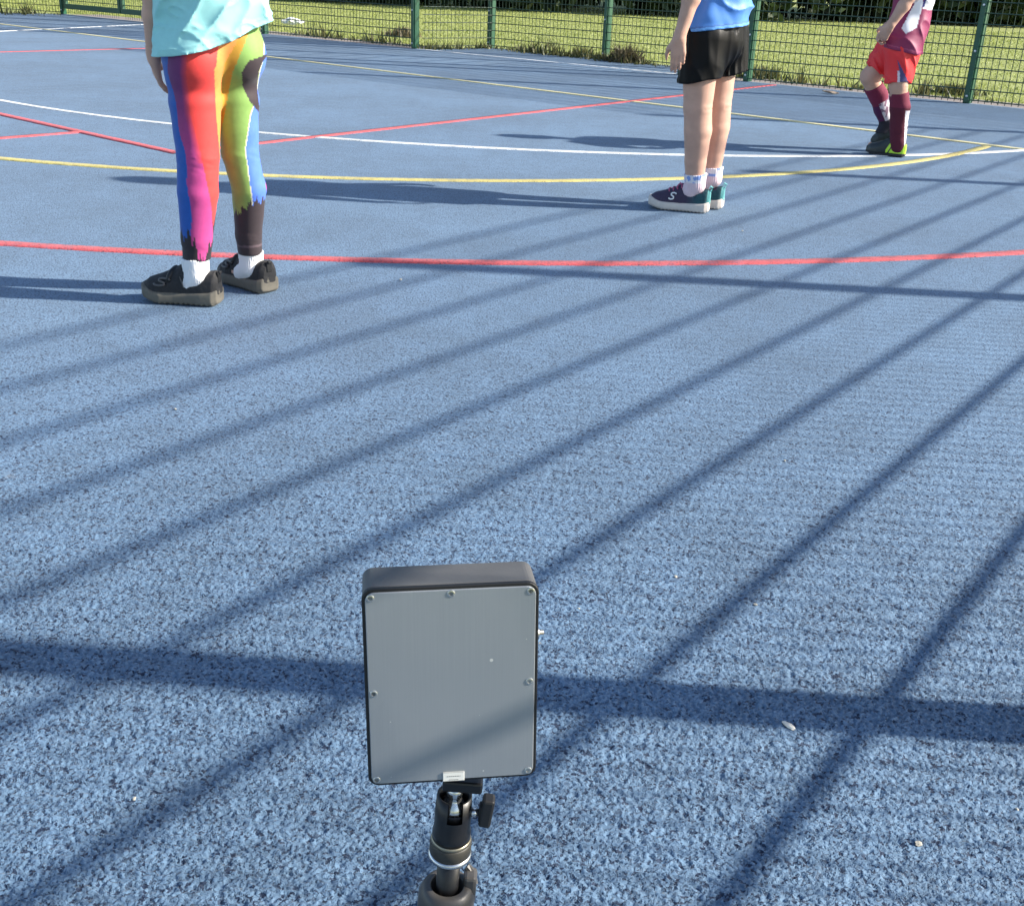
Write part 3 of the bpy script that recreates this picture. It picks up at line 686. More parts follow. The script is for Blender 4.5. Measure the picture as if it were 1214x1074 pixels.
def build_rainbow():
    R0, J = kid_rainbow(); o = V(*R0, 0); A = lambda *p: at(*p) - o
    root = add_person('person', 'child in rainbow leggings and aqua top seen from behind, at left', R0, J, body_off=-.011, hair_len=.14)
    f, r = J['fwd'], J['right']; up = V(0, 0, 1)
    # --- leggings
    lo = np.minimum.reduce([J[k] for k in ('LH', 'RH', 'LA', 'RA')]) - V(.14, .14, .02); hi = np.maximum.reduce([J[k] for k in ('LH', 'RH', 'LA', 'RA')]) + V(.14, .14, .12)
    F = Field(lo, hi, .0036); body_shape(F, J, .0, feet=False); pe = (J['LH'] + J['RH']) / 2
    F.cone(pe + up * .03, pe + up * .13, .105, .10, .03, flat=(f, .78))
    za_l, za_r = J['LA'][2] + .035, J['RA'][2] + .03
    side = nrm(V(.967, .257, 0))
    F.cut(lambda g: np.where((g @ side) < (J['LA'] @ side + J['RA'] @ side) / 2, za_l, za_r) - g[..., 2]); F.cut(lambda g: g[..., 2] - pe[2] - .075)
    # creases: under the seat, at the knees
    def folds(p):
        z = p[..., 2]; lk = np.exp(-((z - J['RK'][2] + .01) / .022) ** 2) + .6 * np.exp(-((z - J['LA'][2] - .07) / .03) ** 2); n = vnoise(p * V(1, 1, 1.3), 20) - .5
        n2 = -np.maximum(0, 1 - np.abs(2 * vnoise(np.stack([p[..., 0] * .35, p[..., 1] * .35, z * 1.6 + p[..., 0] * .3], -1), 62) - 1) * 2.2)
        seat = np.exp(-((z - (pe[2] - .105)) / .018) ** 2); return .0030 * n - .0016 * n2 * lk + .0028 * seat
    F.warp(folds)
    # printed pattern, laid out across the back of the legs: X, Y in photo-like print units
    ref = at(235, 185, 3.06) - o; sc_ = 1326 / 3.215
    def pcolor(p):
        X = 235 + ((p - ref) @ side) * sc_; Y = 185 - (p[:, 2] - ref[2]) * sc_ * .955; X = X - .072 * (185 - Y)
        jag = 3.5 * np.sin(X * 1.9) + 5 * np.sin(X * .83 + 1) + 2.5 * np.sin(X * 4.1); wob = 1.2 * np.sin(Y * .11)
        C = dict(blue=(.012, .085, .36), purple=(.135, .028, .125), red=(.66, .05, .045), orange=(.66, .24, .06), yellow=(.43, .23, .025), green=(.20, .34, .085), brown=(.038, .027, .031), lblue=(.08, .18, .66), magenta=(.44, .05, .205), black=(.022, .018, .022), pale=(.62, .62, .40))
        c = np.zeros((len(p), 3)); ip = np.interp
        def put(m, k): c[m] = C[k]
        mid = ip(Y, [40, 75, 105, 140, 180, 230, 310], [272, 266, 260, 258, 258, 263, 264])
        def legd(a, b, c_):
            best = None
            for u, v in ((a, b), (b, c_)):
                w = v - u; t = np.clip(((p - u) @ w) / (w @ w), 0, 1); e = np.linalg.norm(p - u - t[:, None] * w, axis=1); best = e if best is None else np.minimum(best, e)
            return best
        Lm = np.where(Y > 125, legd(J['LH'], J['LK'], J['LA']) < legd(J['RH'], J['RK'], J['RA']), X < mid); Rm = ~Lm
        b1 = ip(Y, [60, 100, 140, 180, 230, 270], [204, 205, 213, 221, 226.5, 228]) + wob; b2 = ip(Y, [60, 100, 140, 180, 230, 260, 300], [226, 223, 227, 238, 248.6, 251, 252]); b3 = ip(Y, [50, 62, 78, 100, 140, 180, 230], [268, 262, 255, 253, 255, 259, 262])
        put(Lm, 'orange'); put(Lm & (X < b3), 'red'); put(Lm & (X < b2), 'purple'); 
        mm = Lm & (X < b2) & (X >= b1); t = np.clip((Y[mm] - 118) / 70, 0, 1)[:, None]; c[mm] = np.array(C['purple']) * (1 - t) + np.array(C['magenta']) * t
        # soft blend purple to red
        w = 7.; t = np.clip((X - (b2 - w)) / w, 0, 1); bl = Lm & (X < b2) & (X > b2 - w) & (Y < 190); c[bl] = c[bl] * (1 - t[bl, None] * .8) + np.array(C['red']) * t[bl, None] * .8
        put(Lm & (X < b1), 'blue')
        s_ = Lm & (X > b3 - 1.2) & (X < b3 + 1.0) & (Y > 95); put(s_, 'orange')
        low = Lm & (Y > np.where(X < b1, 266, np.where(X < b2, 297 - np.abs(X - 240) * 2.4, 252)) + jag * .8); put(low, 'black')
        # right leg
        g0 = ip(Y, [40, 60, 100, 140, 165, 185, 230], [284, 288, 271, 264, 259, 250, 240]); g1 = ip(Y, [40, 85, 100, 125, 145, 180, 230, 250], [306, 304, 300, 298, 291, 286, 294, 296]); g2 = ip(Y, [40, 140, 180, 230, 250], [330, 306, 303, 312, 314])
        put(Rm, 'magenta'); put(Rm & (X < g2), 'lblue'); put(Rm & (X < g1), 'green'); put(Rm & (X < g0), 'yellow')
        put(Rm & (np.abs(X - g1) < .55) & (Y > 60), 'pale')
        og = Rm & (Y < 92) & (X < ip(Y, [40, 60, 92], [284, 281, 262])); put(og, 'orange')
        x0 = ip(Y, [83, 88, 100, 115, 130, 145], [306, 288, 280.5, 282, 290, 302]); x1 = ip(Y, [83, 90, 100, 118, 135, 146], [310, 303, 299, 298.5, 301, 303]); put(Rm & (X > x0) & (X < x1) & (Y > 83) & (Y < 146), 'brown')
        low = Rm & (Y > np.where(X < g1, 246 - (X - 284) * .9, np.where(X < g2, 237, 254)) + jag * .7); put(low, 'brown'); 
        hem = (Y > np.where(Lm, 299.5, 289.5)) & (Y < np.where(Lm, 301.5, 291.5)); c[hem] = np.array(C['brown']) * 2.6
        return c
    M_leg = mat('printed_leggings', rough=.62, attr=True, noise=(70, .07), spec=.28, bump=(600, .15, .0008), sheen=.1)
    obj('leggings', F.mesh('leggings', pcolor), M_leg, root, smooth=True)
    # --- aqua top
    F = Field(pe + V(-.34, -.30, -.06), pe + V(.34, .30, .52), .0036); c_ = (J['LS'] + J['RS']) / 2
    hemc = A(252, 47, 3.115)
    F.cone(hemc - up * .06, hemc + up * .14, .139, .134, .03, flat=(f, .88)); F.cone(hemc + up * .14, c_ - up * .11, .134, .136, .05, flat=(f, .80))
    for s_, q_ in (('LH', -1), ('RH', 1)): F.ell(J[s_] - f * .040 - up * .012 + r * q_ * .004, V(.084, .084, .10), .03)
    F.cone(c_ - up * .11, c_ - up * .02, .142, .09, .05, flat=(f, .78)); F.cone(J['LS'] + r * .02, J['RS'] - r * .02, .058, .058, .05)
    for S_, E_ in (('LS', 'LE'), ('RS', 'RE')): F.cone(J[S_], J[S_] + (J[E_] - J[S_]) * .52, .056, .062, .03, cap=True)
    F.cone(c_ + up * .03 + f * .02, c_ + up * .12 + f * .03, .058, .06, 0, sub=True)
    F.cone(hemc + side * .08 - up * .03 - f * .02, hemc + side * .116 + up * .036 - f * .03, .05, .014, .04)       # the lifted corner on the right
    hz = lambda s_: np.interp(s_, [-.17, -.10, -.02, .05, .10, .16], [-.043, -.036, -.020, .004, .030, .052])
    def tf(p):
        s_ = (p - hemc) @ side; z = p[..., 2] - hemc[2]
        d1 = (vnoise(np.stack([s_ * 1.0 - z * .35, z * .35, p[..., 1] * .4], -1), 26) - .5); d2 = vnoise(p * V(1, 1, .7), 13) - .5; d3 = 1 - np.abs(2 * vnoise(np.stack([s_ * .9 - z * .8, z * .5 + s_ * .4, p[..., 1] * .3], -1) + 3, 15) - 1)
        fl = .006 * np.sin(s_ * 62 + 1.2) * np.clip(-z / .12 + .6, 0, 1); d4 = 1 - np.abs(2 * vnoise(np.stack([s_ * .5 + z * 1.1, z * .5 - s_ * .5, p[..., 1] * .4], -1) + 11, 27) - 1)
        hh = p[..., 2] - hemc[2] - hz(s_); st = -.0016 * np.exp(-((hh - .017) / .0022) ** 2)
        return .009 * d1 + .009 * d2 - .012 * d3 ** 3 - .006 * d4 ** 5 + fl + st
    F.warp(tf, .035)
    F.cut(lambda g: hemc[2] + hz((g - hemc) @ side) - g[..., 2]); 
    M_top = mat('aqua_cotton', (.28, .60, .60), .8, noise=(60, .04), bump=(420, .25, .001), sheen=.2)
    obj('shirt', F.mesh('shirt'), M_top, root, smooth=True)
    # --- socks, shoes
    M_sock = mat('white_ribbed_sock', (.72, .72, .73), .9)
    obj('sock', sock_mesh(J['LA'] + V(.0, 0, -.012), J['LA'] + V(-.002, 0, .040), .0345, .0385, fwd=V(-.022, .003, 0)), M_sock, root, smooth=True)
    obj('sock', sock_mesh(J['RA'] + V(.0, 0, -.012), J['RA'] + V(0, 0, .036), .033, .0365, fwd=V(-.030, .026, 0)), M_sock, root, smooth=True)
    M_up = mat('black_knit_shoe', (.014, .014, .016), .75, noise=(90, .3), bump=(380, .5, .0015)); M_sole = mat('grey_foam_sole', (.115, .105, .085), .75, noise=(60, .12))
    M_lg = mat('grey_print', (.075, .072, .070), .5); M_blk = mat('black_trim', (.006, .006, .007), .5)
    for heel, toe, main in ((V(-.838, 3.048, 0), V(-1.060, 3.074, 0), True), (V(-.728, 3.185, 0), V(-.895, 3.327, 0), False)):
        u, L = make_shoe(root, heel - o, toe - o, 'shoe', .050, .106, M_up, M_sole, .040, ank=.066)
        bm = bmesh.new(); bm_box(bm, (0, .001, .078), (.020, .007, .030), bevel=.002, seg=1); bm_box(bm, (0, -.002, .093), (.015, .010, .008), bevel=.002, seg=1); obj('heel_tab', mesh_bm('heel_tab', bm), M_blk, u)
        patch_on_shoe(u, 'logo', [(.152 - a_ * .019 - b_ * .007, .064 + b_ * .0095) for a_, b_ in S_CURVE], L, .051, M_lg, .0034)
        patch_on_shoe(u, 'trim', [(.100, .082), (.096, .072), (.092, .062), (.090, .052)], L, .051, M_lg, .0016)
        bm = bmesh.new(); bm_tube(bm, [(x_, .128 * L / .23 + abs(x_) * .3, shoe_top(x_, .128 * L / .23 + abs(x_) * .3, L, .051, .106) - .003) for x_ in (-.038, -.032, -.02, 0, .02, .032, .038)], [.005, .007, .009, .009, .009, .007, .005]); obj('strap', mesh_bm('strap', bm), M_blk, u, smooth=True)
    return root
build_rainbow()

# ------------------------------------------------------------------ child in black shorts
def build_black_shorts():
    R0 = (.74, 4.755); o = V(*R0, 0); A = lambda *p: at(*p) - o
    f = nrm(V(-.77, .64, 0)); r = nrm(V(.64, .77, 0)); up = V(0, 0, 1)
    J = dict(fwd=f, right=r, LH=A(832, 46, 4.70), RH=A(858, 42, 4.86), LK=A(827.5, 128, 4.69), RK=A(852, 126, 4.82), LA=A(823.5, 216, 4.705), RA=A(844, 208, 4.81))
    J['backL'] = J['backR'] = V(.95, -.2, 0)
    pe = (J['LH'] + J['RH']) / 2; J['WA'] = pe + up * .15; sh = pe + up * .43 - f * .01
    J['LS'] = sh - r * .14; J['RS'] = sh + r * .14; J['HD'] = sh + up * .205 + f * .03; J['face'] = nrm(V(-.93, .3, 0)); J['headr'] = 1.0
    J['LE'] = A(826, -22, 4.60); J['LW'] = A(805.5, 45, 4.57); J['RE'] = J['RS'] - up * .23 + f * .06; J['RW'] = J['RE'] - up * .17 + f * .12
    dh = A(803, 78, 4.57) - J['LW']; J['handL'] = (dh, V(.8, .5, 0), V(-.8, .1, .1), (.3, .38, .42, .5)); J['handR'] = (V(-.3, .2, -1), -r, f)
    J['LT'] = V(.575, 4.745, .04) - o; J['RT'] = V(.66, 4.86, .04) - o
    J['r'] = dict(hip=.070, hipw=.105, waist=.100, chest=.120, arm=1.0, legL=(.074, .0690, .0570, .0560, .0375), legR=(.068, .061, .0515, .0505, .034), glute=(.035, .060))
    root = add_person('person', 'child in blue top and black shorts standing right of the middle', R0, J, hair_len=.12)
    side = nrm(V(.99, -.14, 0))
    # --- shorts
    F = Field(pe + V(-.26, -.26, -.28), pe + V(.26, .26, .14), .0042)
    F.cone(pe - up * .01, pe + up * .11, .128, .115, .03, flat=(f, .9))
    lh, rh = A(828, 96, 4.69), A(864, 88, 4.82)
    F.cone(J['LH'] + V(.010, 0, .0), lh - up * .05, .092, .078, .03); F.cone(J['RH'] + V(.008, 0, .0), rh - up * .05, .090, .076, .018)
    def sf(p):
        s_ = (p - pe) @ side; t_ = (p - pe) @ f; z = p[..., 2] - pe[2]; c0_ = J['RH'] * .75 + pe * .25; ph = np.arctan2((p - c0_)[..., 1], (p - c0_)[..., 0]); pl = np.abs(np.sin(ph * 13 + 1.6 * vnoise(p * V(1, 1, .35), 14) + z * 3)) - .6; w = np.clip(.42 + s_ * 9, .10, 1) * np.clip(.4 - z * 3.5, .25, 1)
        d3 = 1 - np.abs(2 * vnoise(np.stack([s_ + z * .3, t_, z * .35], -1) + 2, 20) - 1)
        return .0075 * pl * w + .010 * (vnoise(p * V(1, 1, .5), 18) - .5) - .009 * d3 ** 3
    F.warp(sf, .03); F.cut(lambda g: g[..., 2] - pe[2] - .055)
    F.cut(lambda g: (lh[2] + ((g - lh) @ side) * .16 + .012 * np.sin(((g - lh) @ side) * 40) * .3) - g[..., 2])
    M_sh = mat('black_satin_shorts', (.0035, .0035, .004), .46, spec=.16, bump=(300, .1, .001))
    obj('shorts', F.mesh('shorts'), M_sh, root, smooth=True)
    # --- blue top
    c_ = (J['LS'] + J['RS']) / 2; F = Field(pe + V(-.32, -.30, -.06), pe + V(.32, .30, .52), .0046)
    hc = A(848, 34, 4.77)
    F.cone(hc - up * .05, hc + up * .16, .130, .124, .03, flat=(f, .98)); F.cone(J['LH'] + V(.010, 0, -.03), J['LH'] + V(.012, 0, .06), .097, .085, .03); F.cone(J['RH'] + V(.008, 0, -.03), J['RH'] + V(.004, 0, .06), .095, .085, .03); F.cone(hc + up * .16, c_ - up * .11, .126, .136, .05, flat=(f, .84)); F.cone(c_ - up * .11, c_ - up * .02, .136, .09, .05, flat=(f, .78))
    F.cone(J['LS'] + r * .02, J['RS'] - r * .02, .056, .056, .05)
    for S_, E_ in (('LS', 'LE'), ('RS', 'RE')): F.cone(J[S_], J[S_] + (J[E_] - J[S_]) * .5, .056, .062, .03, cap=True)
    F.cone(c_ + up * .03 + f * .02, c_ + up * .12 + f * .03, .058, .06, 0, sub=True)
    def tf(p):
        s_ = (p - hc) @ side; z = p[..., 2] - hc[2]; d3 = 1 - np.abs(2 * vnoise(np.stack([s_ * .7 + z * .8, z * .8 - s_ * .3, p[..., 1] * .3], -1) + 7, 14) - 1)
        return .012 * (vnoise(p, 15) - .5) - .013 * d3 ** 3 + .004 * (vnoise(p, 34) - .5)
    F.warp(tf, .035)
    hz = lambda g: hc[2] + ((g - hc) @ side) * .13
    F.cut(lambda g: hz(g) - g[..., 2])
    M_b = mat('blue_polyester', (.055, .22, .62), .55, bump=(500, .2, .001), attr=True, sheen=.15)
    def bc(p):
        e = p[:, 2] - hz(p); c = np.tile(V(.050, .205, .60), (len(p), 1)); m_ = (e > .012) & (e < .017); c[m_] = V(.03, .12, .38); c[e < .012] = V(.085, .29, .68); return c
    obj('shirt', F.mesh('shirt', bc), M_b, root, smooth=True)
    # --- socks: white-pink with blue marks
    def scol(a):
        def fn(p):
            c = np.tile(V(.70, .66, .70), (len(p), 1)); z = p[:, 2] - a[2]; n = vnoise(p, 70); m_ = (n > .55) & (z > -.005) & (z < .045); c[m_] = V(.22, .32, .62); c[(z < -.0)] = V(.66, .50, .54); return c
        return fn
    M_s = mat('patterned_sock', rough=.9, attr=True)
    obj('sock', sock_mesh(J['LA'] + V(.004, 0, -.012), J['LA'] + V(0, 0, .034), .0405, .0480, k=28, fwd=V(-.018, .005, 0), color=scol(J['LA'])), M_s, root, smooth=True)
    obj('sock', sock_mesh(J['RA'] + V(.004, 0, -.012), J['RA'] + V(0, 0, .034), .038, .0445, k=28, fwd=V(-.018, .005, 0), color=scol(J['RA'])), M_s, root, smooth=True)
    # --- shoes: plum fading to teal at the heel, pale soles, pink laces, white S
    def upc(p):
        y = p[:, 1]; t = np.clip((.095 - y) / .05, 0, 1)[:, None]; c = V(.034, .022, .055) * (1 - t) + V(.008, .062, .078) * t
        hl_ = (y < .009)[:, None]; c = np.where(hl_, V(.05, .24, .25), c); col_ = ((p[:, 2] > .080) & (y > .03) & (y < .11))[:, None]; return np.where(col_, V(.035, .016, .05), c)
    M_u = mat('plum_and_teal_mesh_shoe', rough=.7, attr=True, noise=(120, .2), bump=(420, .5, .0015)); M_so = mat('pale_foam_sole', (.56, .50, .45), .7, noise=(40, .07))
    M_pk = mat('pink_lace', (.42, .10, .20), .8); M_wh = mat('white_print', (.78, .78, .78), .5); M_tl = mat('teal_trim', (.22, .60, .58), .6)
    for heel, toe in ((V(.775, 4.690, 0), V(.533, 4.765, 0)), (V(.848, 4.785, 0), V(.615, 4.875, 0))):
        u, L = make_shoe(root, heel - o, toe - o, 'shoe', .050, .104, M_u, M_so, .040, upc, ank=.068)
        patch_on_shoe(u, 'logo', [(.150 - a_ * .0120 - b_ * .004, .062 + b_ * .0130) for a_, b_ in S_CURVE], L, .050, M_wh, .0031)
        bm = bmesh.new()
        for k in range(4):
            y = .118 + k * .017; bm_tube(bm, [(x_, y + abs(x_) * -.2 + .004, shoe_top(x_, y, L, .050, .104) + .001) for x_ in (-.027, -.018, -.006, .006, .018, .027)], .0028, 6)
        z_ = shoe_top(0, .122, L, .050, .104); bm_tube(bm, [(-.004, .122, z_), (-.02, .130, z_ + .004), (-.030, .138, z_ - .012)], .0026, 6); bm_tube(bm, [(.004, .122, z_), (.02, .132, z_ + .003), (.032, .140, z_ - .014)], .0026, 6)
        obj('lace', mesh_bm('lace', bm), M_pk, u, smooth=True)
        bm = bmesh.new(); bm_tube(bm, [(0, .006, .078), (0, -.002, .092), (0, -.007, .104), (0, .001, .109), (0, .006, .098)], .0035, 6); bm_box(bm, (0, .001, .064), (.012, .007, .044), bevel=.002, seg=1); obj('heel_tab', mesh_bm('heel_tab', bm), M_tl, u, smooth=False)
    return root
build_black_shorts()

# ------------------------------------------------------------------ child in red shorts
def build_red_shorts():
    R0 = (2.09, 6.66); o = V(*R0, 0); A = lambda *p: at(*p) - o
    f = nrm(V(-.93, .37, 0)); r = nrm(V(.37, .93, 0)); up = V(0, 0, 1)
    J = dict(fwd=f, right=r, LH=A(1070, 56, 6.60), RH=A(1064, 53, 6.74), LK=A(1065.5, 103, 6.57), RK=A(1031, 92, 6.75), LA=A(1065, 170, 6.60), RA=A(1052, 146, 6.78))
    J['backL'] = V(.95, -.2, 0); J['backR'] = nrm(V(.9, -.2, -.3))
    pe = (J['LH'] + J['RH']) / 2; upl = nrm(V(.10, 0, 1)); J['WA'] = pe + upl * .13; sh = pe + upl * .385
    J['LS'] = sh - r * .125; J['RS'] = sh + r * .125; J['HD'] = sh + up * .19 + f * .05; J['face'] = nrm(f); J['headr'] = .97
    J['LE'] = A(1079, -4, 6.44); J['LW'] = A(1054, 33, 6.45); J['RE'] = J['RS'] - up * .19 + f * .03; J['RW'] = A(1050, 34, 6.62)
    dh = A(1042, 50, 6.52) - J['LW']; J['handL'] = (dh, V(.5, .8, 0), V(-.6, .2, .6), (.5, .55, .6, .7)); J['handR'] = (A(1041, 50, 6.57) - J['RW'], V(.4, -.8, 0), V(-.6, -.2, .6))
    J['LT'] = V(1.99, 6.69, .035) - o; J['RT'] = A(1027, 176, 6.79); J['footR'] = .015
    J['r'] = dict(hip=.078, hipw=.112, waist=.10, chest=.115, arm=.98, legL=(.070, .062, .049, .046, .036), legR=(.072, .064, .052, .044, .033), glute=(.026, .056))
    root = add_person('person', 'child in maroon and white shirt, red shorts and maroon socks by the fence', R0, J, hair_len=0)
    side = nrm(V(.953, -.30, 0)); side = V(side[0], side[1], 0)
    # --- shorts
    F = Field(pe + V(-.32, -.26, -.30), pe + V(.26, .26, .12), .0042)
    F.cone(pe + upl * .0, pe + upl * .10, .112, .105, .03, flat=(f, .95))
    lh = A(1065, 98, 6.58); rh = A(1038.5, 84, 6.75)
    F.cone(J['LH'] + upl * .01, lh, .095, .067, .02, cap=True); F.cone(J['RH'] + upl * .01, rh, .092, .072, .02, cap=True)
    F.ell(pe - f * .032 - up * .03, V(.080, .085, .085), .03)
    hc = A(1069, 60, 6.67); hz = lambda g: hc[2] - ((g - hc) @ side) * .17
    F.cut(lambda g: g[..., 2] - hz(g) - .018)
    F.warp(lambda p: .011 * (vnoise(p * V(1, 1, .6), 22) - .5) - .009 * (1 - np.abs(2 * vnoise(np.stack([p[..., 0] + .6 * p[..., 2], p[..., 1], p[..., 2] * .3], -1) + 5, 22) - 1)) ** 3)
    def rc_(p):
        c = np.tile(V(.72, .022, .028), (len(p), 1)); X = ((p - lh) @ side) / .0049 + 1065; Y = 98 - (p[:, 2] - lh[2]) / .0052
        near = ((p - pe) @ r) < .02
        xl = np.interp(Y, [75, 88, 97], [1060, 1065, 1066.5]); xr = np.interp(Y, [75, 88, 97], [1060.5, 1070, 1076]); m_ = near & (X > xl) & (X < xr) & (Y > 75); c[m_] = V(.06, .05, .16)
        m2 = near & (X > xl - 2.4) & (X < xl + .2) & (Y > 86); c[m2] = V(.62, .55, .60); return c
    obj('shorts', F.mesh('shorts', rc_), mat('red_sports_shorts', rough=.55, attr=True, bump=(400, .15, .001)), root, smooth=True)
    # --- shirt
    c_ = (J['LS'] + J['RS']) / 2; F = Field(pe + V(-.30, -.32, -.08), pe + V(.36, .32, .48), .0046); hc = A(1069, 60, 6.67)
    F.cone(hc - upl * .05, hc + upl * .14, .112, .106, .03, flat=(f, .95)); F.cone(J['LH'] - upl * .02, J['LH'] + upl * .07, .098, .085, .03); F.cone(J['RH'] - upl * .02, J['RH'] + upl * .07, .096, .085, .03); F.cone(hc + upl * .14, c_ - up * .10, .108, .126, .05, flat=(f, .84)); F.cone(c_ - up * .10, c_ - up * .02, .126, .08, .05, flat=(f, .78))
    F.cone(J['LS'] + r * .02, J['RS'] - r * .02, .052, .052, .05)
    for S_, E_ in (('LS', 'LE'), ('RS', 'RE')): F.cone(J[S_], J[S_] + (J[E_] - J[S_]) * .90, .054, .058, .03, cap=True)
    F.cone(c_ + up * .03 + f * .02, c_ + up * .12 + f * .03, .055, .06, 0, sub=True)
    F.warp(lambda p: .012 * (vnoise(p, 16) - .5) - .012 * (1 - np.abs(2 * vnoise(np.stack([p[..., 0] * .8 + p[..., 2] * .5, p[..., 1] * .3, p[..., 2] * .7], -1) + 9, 15) - 1)) ** 3, .035)
    hz = lambda g: hc[2] - ((g - hc) @ side) * .17
    F.cut(lambda g: hz(g) - g[..., 2])
    def shc(p):
        c = np.tile(V(.21, .014, .075), (len(p), 1)); X = 1069 + ((p - hc) @ side) / .0049; Y = 60 - (p[:, 2] - hc[2]) / .0052
        white = (Y < np.interp(X, [1084, 1104], [17.5, 20.5])) & (X > 1084); c[white] = V(.76, .76, .80)
        wl_ = np.interp(Y, [-20, 3, 37, 42], [1084, 1078, 1065, 1070]); wr_ = np.interp(Y, [-20, 0, 8, 20, 36, 42], [1086, 1085, 1083, 1082.5, 1081, 1071]); c[(X > wl_) & (X < wr_) & (Y < 42)] = V(.72, .75, .82)
        nv = np.interp(Y, [-10, 14], [1089, 1084]); c[(np.abs(X - nv) < 1.1) & (Y < 16)] = V(.04, .04, .20)
        aa = J['LE'] - J['LS']; ta = np.clip(((p - J['LS']) @ aa) / (aa @ aa), 0, 1); da = np.linalg.norm(p - J['LS'] - ta[:, None] * aa, axis=1); c[(da < .0655) & (ta > .2) & ((p - c_) @ r < -.11)] = V(.74, .74, .76)
        hem = np.abs(p[:, 2] - hz(p) - .018) < .0025; c[hem] = V(.30, .05, .13); return c
    obj('shirt', F.mesh('shirt', shc), mat('football_shirt', rough=.6, attr=True, bump=(500, .15, .001)), root, smooth=True)
    # --- long socks
    def sk(top, a, white):
        ax = nrm(a - top); return ax
    Mk = mat('maroon_football_sock', rough=.85, attr=True, bump=(300, .3, .001))
    lt = J['LK'] + (J['LA'] - J['LK']) * .10; F = Field(J['LA'] - V(.1, .1, .06), lt + V(.1, .1, .03), .0034)
    ca = J['LK'] + (J['LA'] - J['LK']) * .36 + V(.008, 0, 0)
    F.chain([lt, ca, J['LK'] * .3 + J['LA'] * .7, J['LA'] - V(0, 0, .02)], [.0525, .0545, .047, .0425], .012); F.cut(lambda g: (g - lt) @ nrm(lt - J['LA'])); F.warp(lambda p: .003 * (vnoise(p, 40) - .5))
    def c1(p):
        c = np.tile(V(.085, .006, .022), (len(p), 1)); t = (lt[2] - p[:, 2]) / (lt[2] - J['LA'][2]); axx = J['LA'] * t[:, None] + lt * (1 - t[:, None]); b = ((p - axx) @ V(1, 0, 0)); q = ((p - axx) @ V(.25, -1, 0))
        c[(t < .28)] = V(.14, .010, .035); m_ = (b > .022) & (t > .33); c[m_] = V(.68, .64, .68); c[(b > .038) & (t > .62) & (np.sin(p[:, 2] * 160) > .2)] = V(.12, .10, .13); return c
    obj('sock', F.mesh('sock', c1), Mk, root, smooth=True)
    rt = J['RK'] + (J['RA'] - J['RK']) * .20; F = Field(np.minimum(J['RA'], rt) - V(.1, .1, .06), np.maximum(rt, J['RA']) + V(.1, .1, .04), .0034); ca = J['RK'] + (J['RA'] - J['RK']) * .40 + V(.008, 0, .004)
    F.chain([rt, ca, J['RK'] * .3 + J['RA'] * .7, J['RA'], J['RA'] * .8 + J['RT'] * .2 - V(0, 0, .03), J['RA'] * .55 + J['RT'] * .45 - V(0, 0, .02)], [.0545, .0525, .044, .040, .038, .030], .012); F.cut(lambda g: (g - rt) @ nrm(rt - J['RA'])); F.warp(lambda p: .003 * (vnoise(p, 40) - .5))
    def c2_(p):
        c = np.tile(V(.16, .012, .045), (len(p), 1)); ax = nrm(J['RA'] - rt); L_ = np.linalg.norm(J['RA'] - rt); t = ((p - rt) @ ax) / L_; b = (p - rt - ax * (t * L_)[:, None]) @ nrm(V(.9, -.35, .3))
        c[t > .45] = V(.075, .01, .06); c[t > .86] = V(.018, .016, .026); m_ = (b > .0) & (t > .40) & (t < .88); c[m_] = V(.60, .55, .60); m2 = m_ & (vnoise(p, 60) > .62); c[m2] = V(.2, .12, .18); return c
    obj('sock', F.mesh('sock', c2_), Mk, root, smooth=True)
    # --- boots
    Mu = mat('black_boot', rough=.4, attr=True, bump=(200, .3, .001)); Ms = mat('black_moulded_sole', (.012, .013, .014), .5)
    def bc(lime):
        def fn(p):
            c = np.tile(V(.016, .024, .026), (len(p), 1)); y = p[:, 1]; z = p[:, 2]
            if lime: c[(y < .125 - z * .5) & (y < .108)] = V(.52, .80, .05); c[(y > .098 - z * .45) & (y < .106 - z * .45)] = V(.02, .03, .03); c[z < .020] = V(.014, .016, .018); c[(z > .072)] = V(.02, .03, .03)
            return c
        return fn
    u, L = make_shoe(root, V(2.172, 6.580, 0) - o, V(1.975, 6.680, 0) - o, 'boot', .043, .095, Mu, Ms, .018, bc(True), ank=.056)
    bm = bmesh.new()
    for k, (x, y) in enumerate([(-.02, .03), (.02, .03), (-.028, .13), (.028, .13), (-.02, .17), (.02, .17)]): bm_lathe(bm, [(.006, -.002), (.008, .010)], 8, Matrix.Translation((x, y, 0)))
    obj('stud', mesh_bm('stud', bm), Ms, u)
    hl_ = A(1058, 160, 6.76); u2, L = make_shoe(root, V(hl_[0], hl_[1], 0), V(J['RT'][0] - .012, J['RT'][1] + .01, 0), 'boot', .043, .100, Mu, Ms, .018, bc(False), ank=.056)
    # heel of the trailing boot lifted: rotate about the toe
    q = nrm(V(J['RT'][0] - hl_[0], J['RT'][1] - hl_[1], 0)); Lb = .20; dz = .075; ang = math.asin(dz / Lb)
    toe = V(J['RT'][0], J['RT'][1], 0) + q * .012; hp = toe - q * Lb * math.cos(ang) * .98; u2.location = (hp[0], hp[1], dz); u2.rotation_euler.x = -ang
    return root
build_red_shorts()

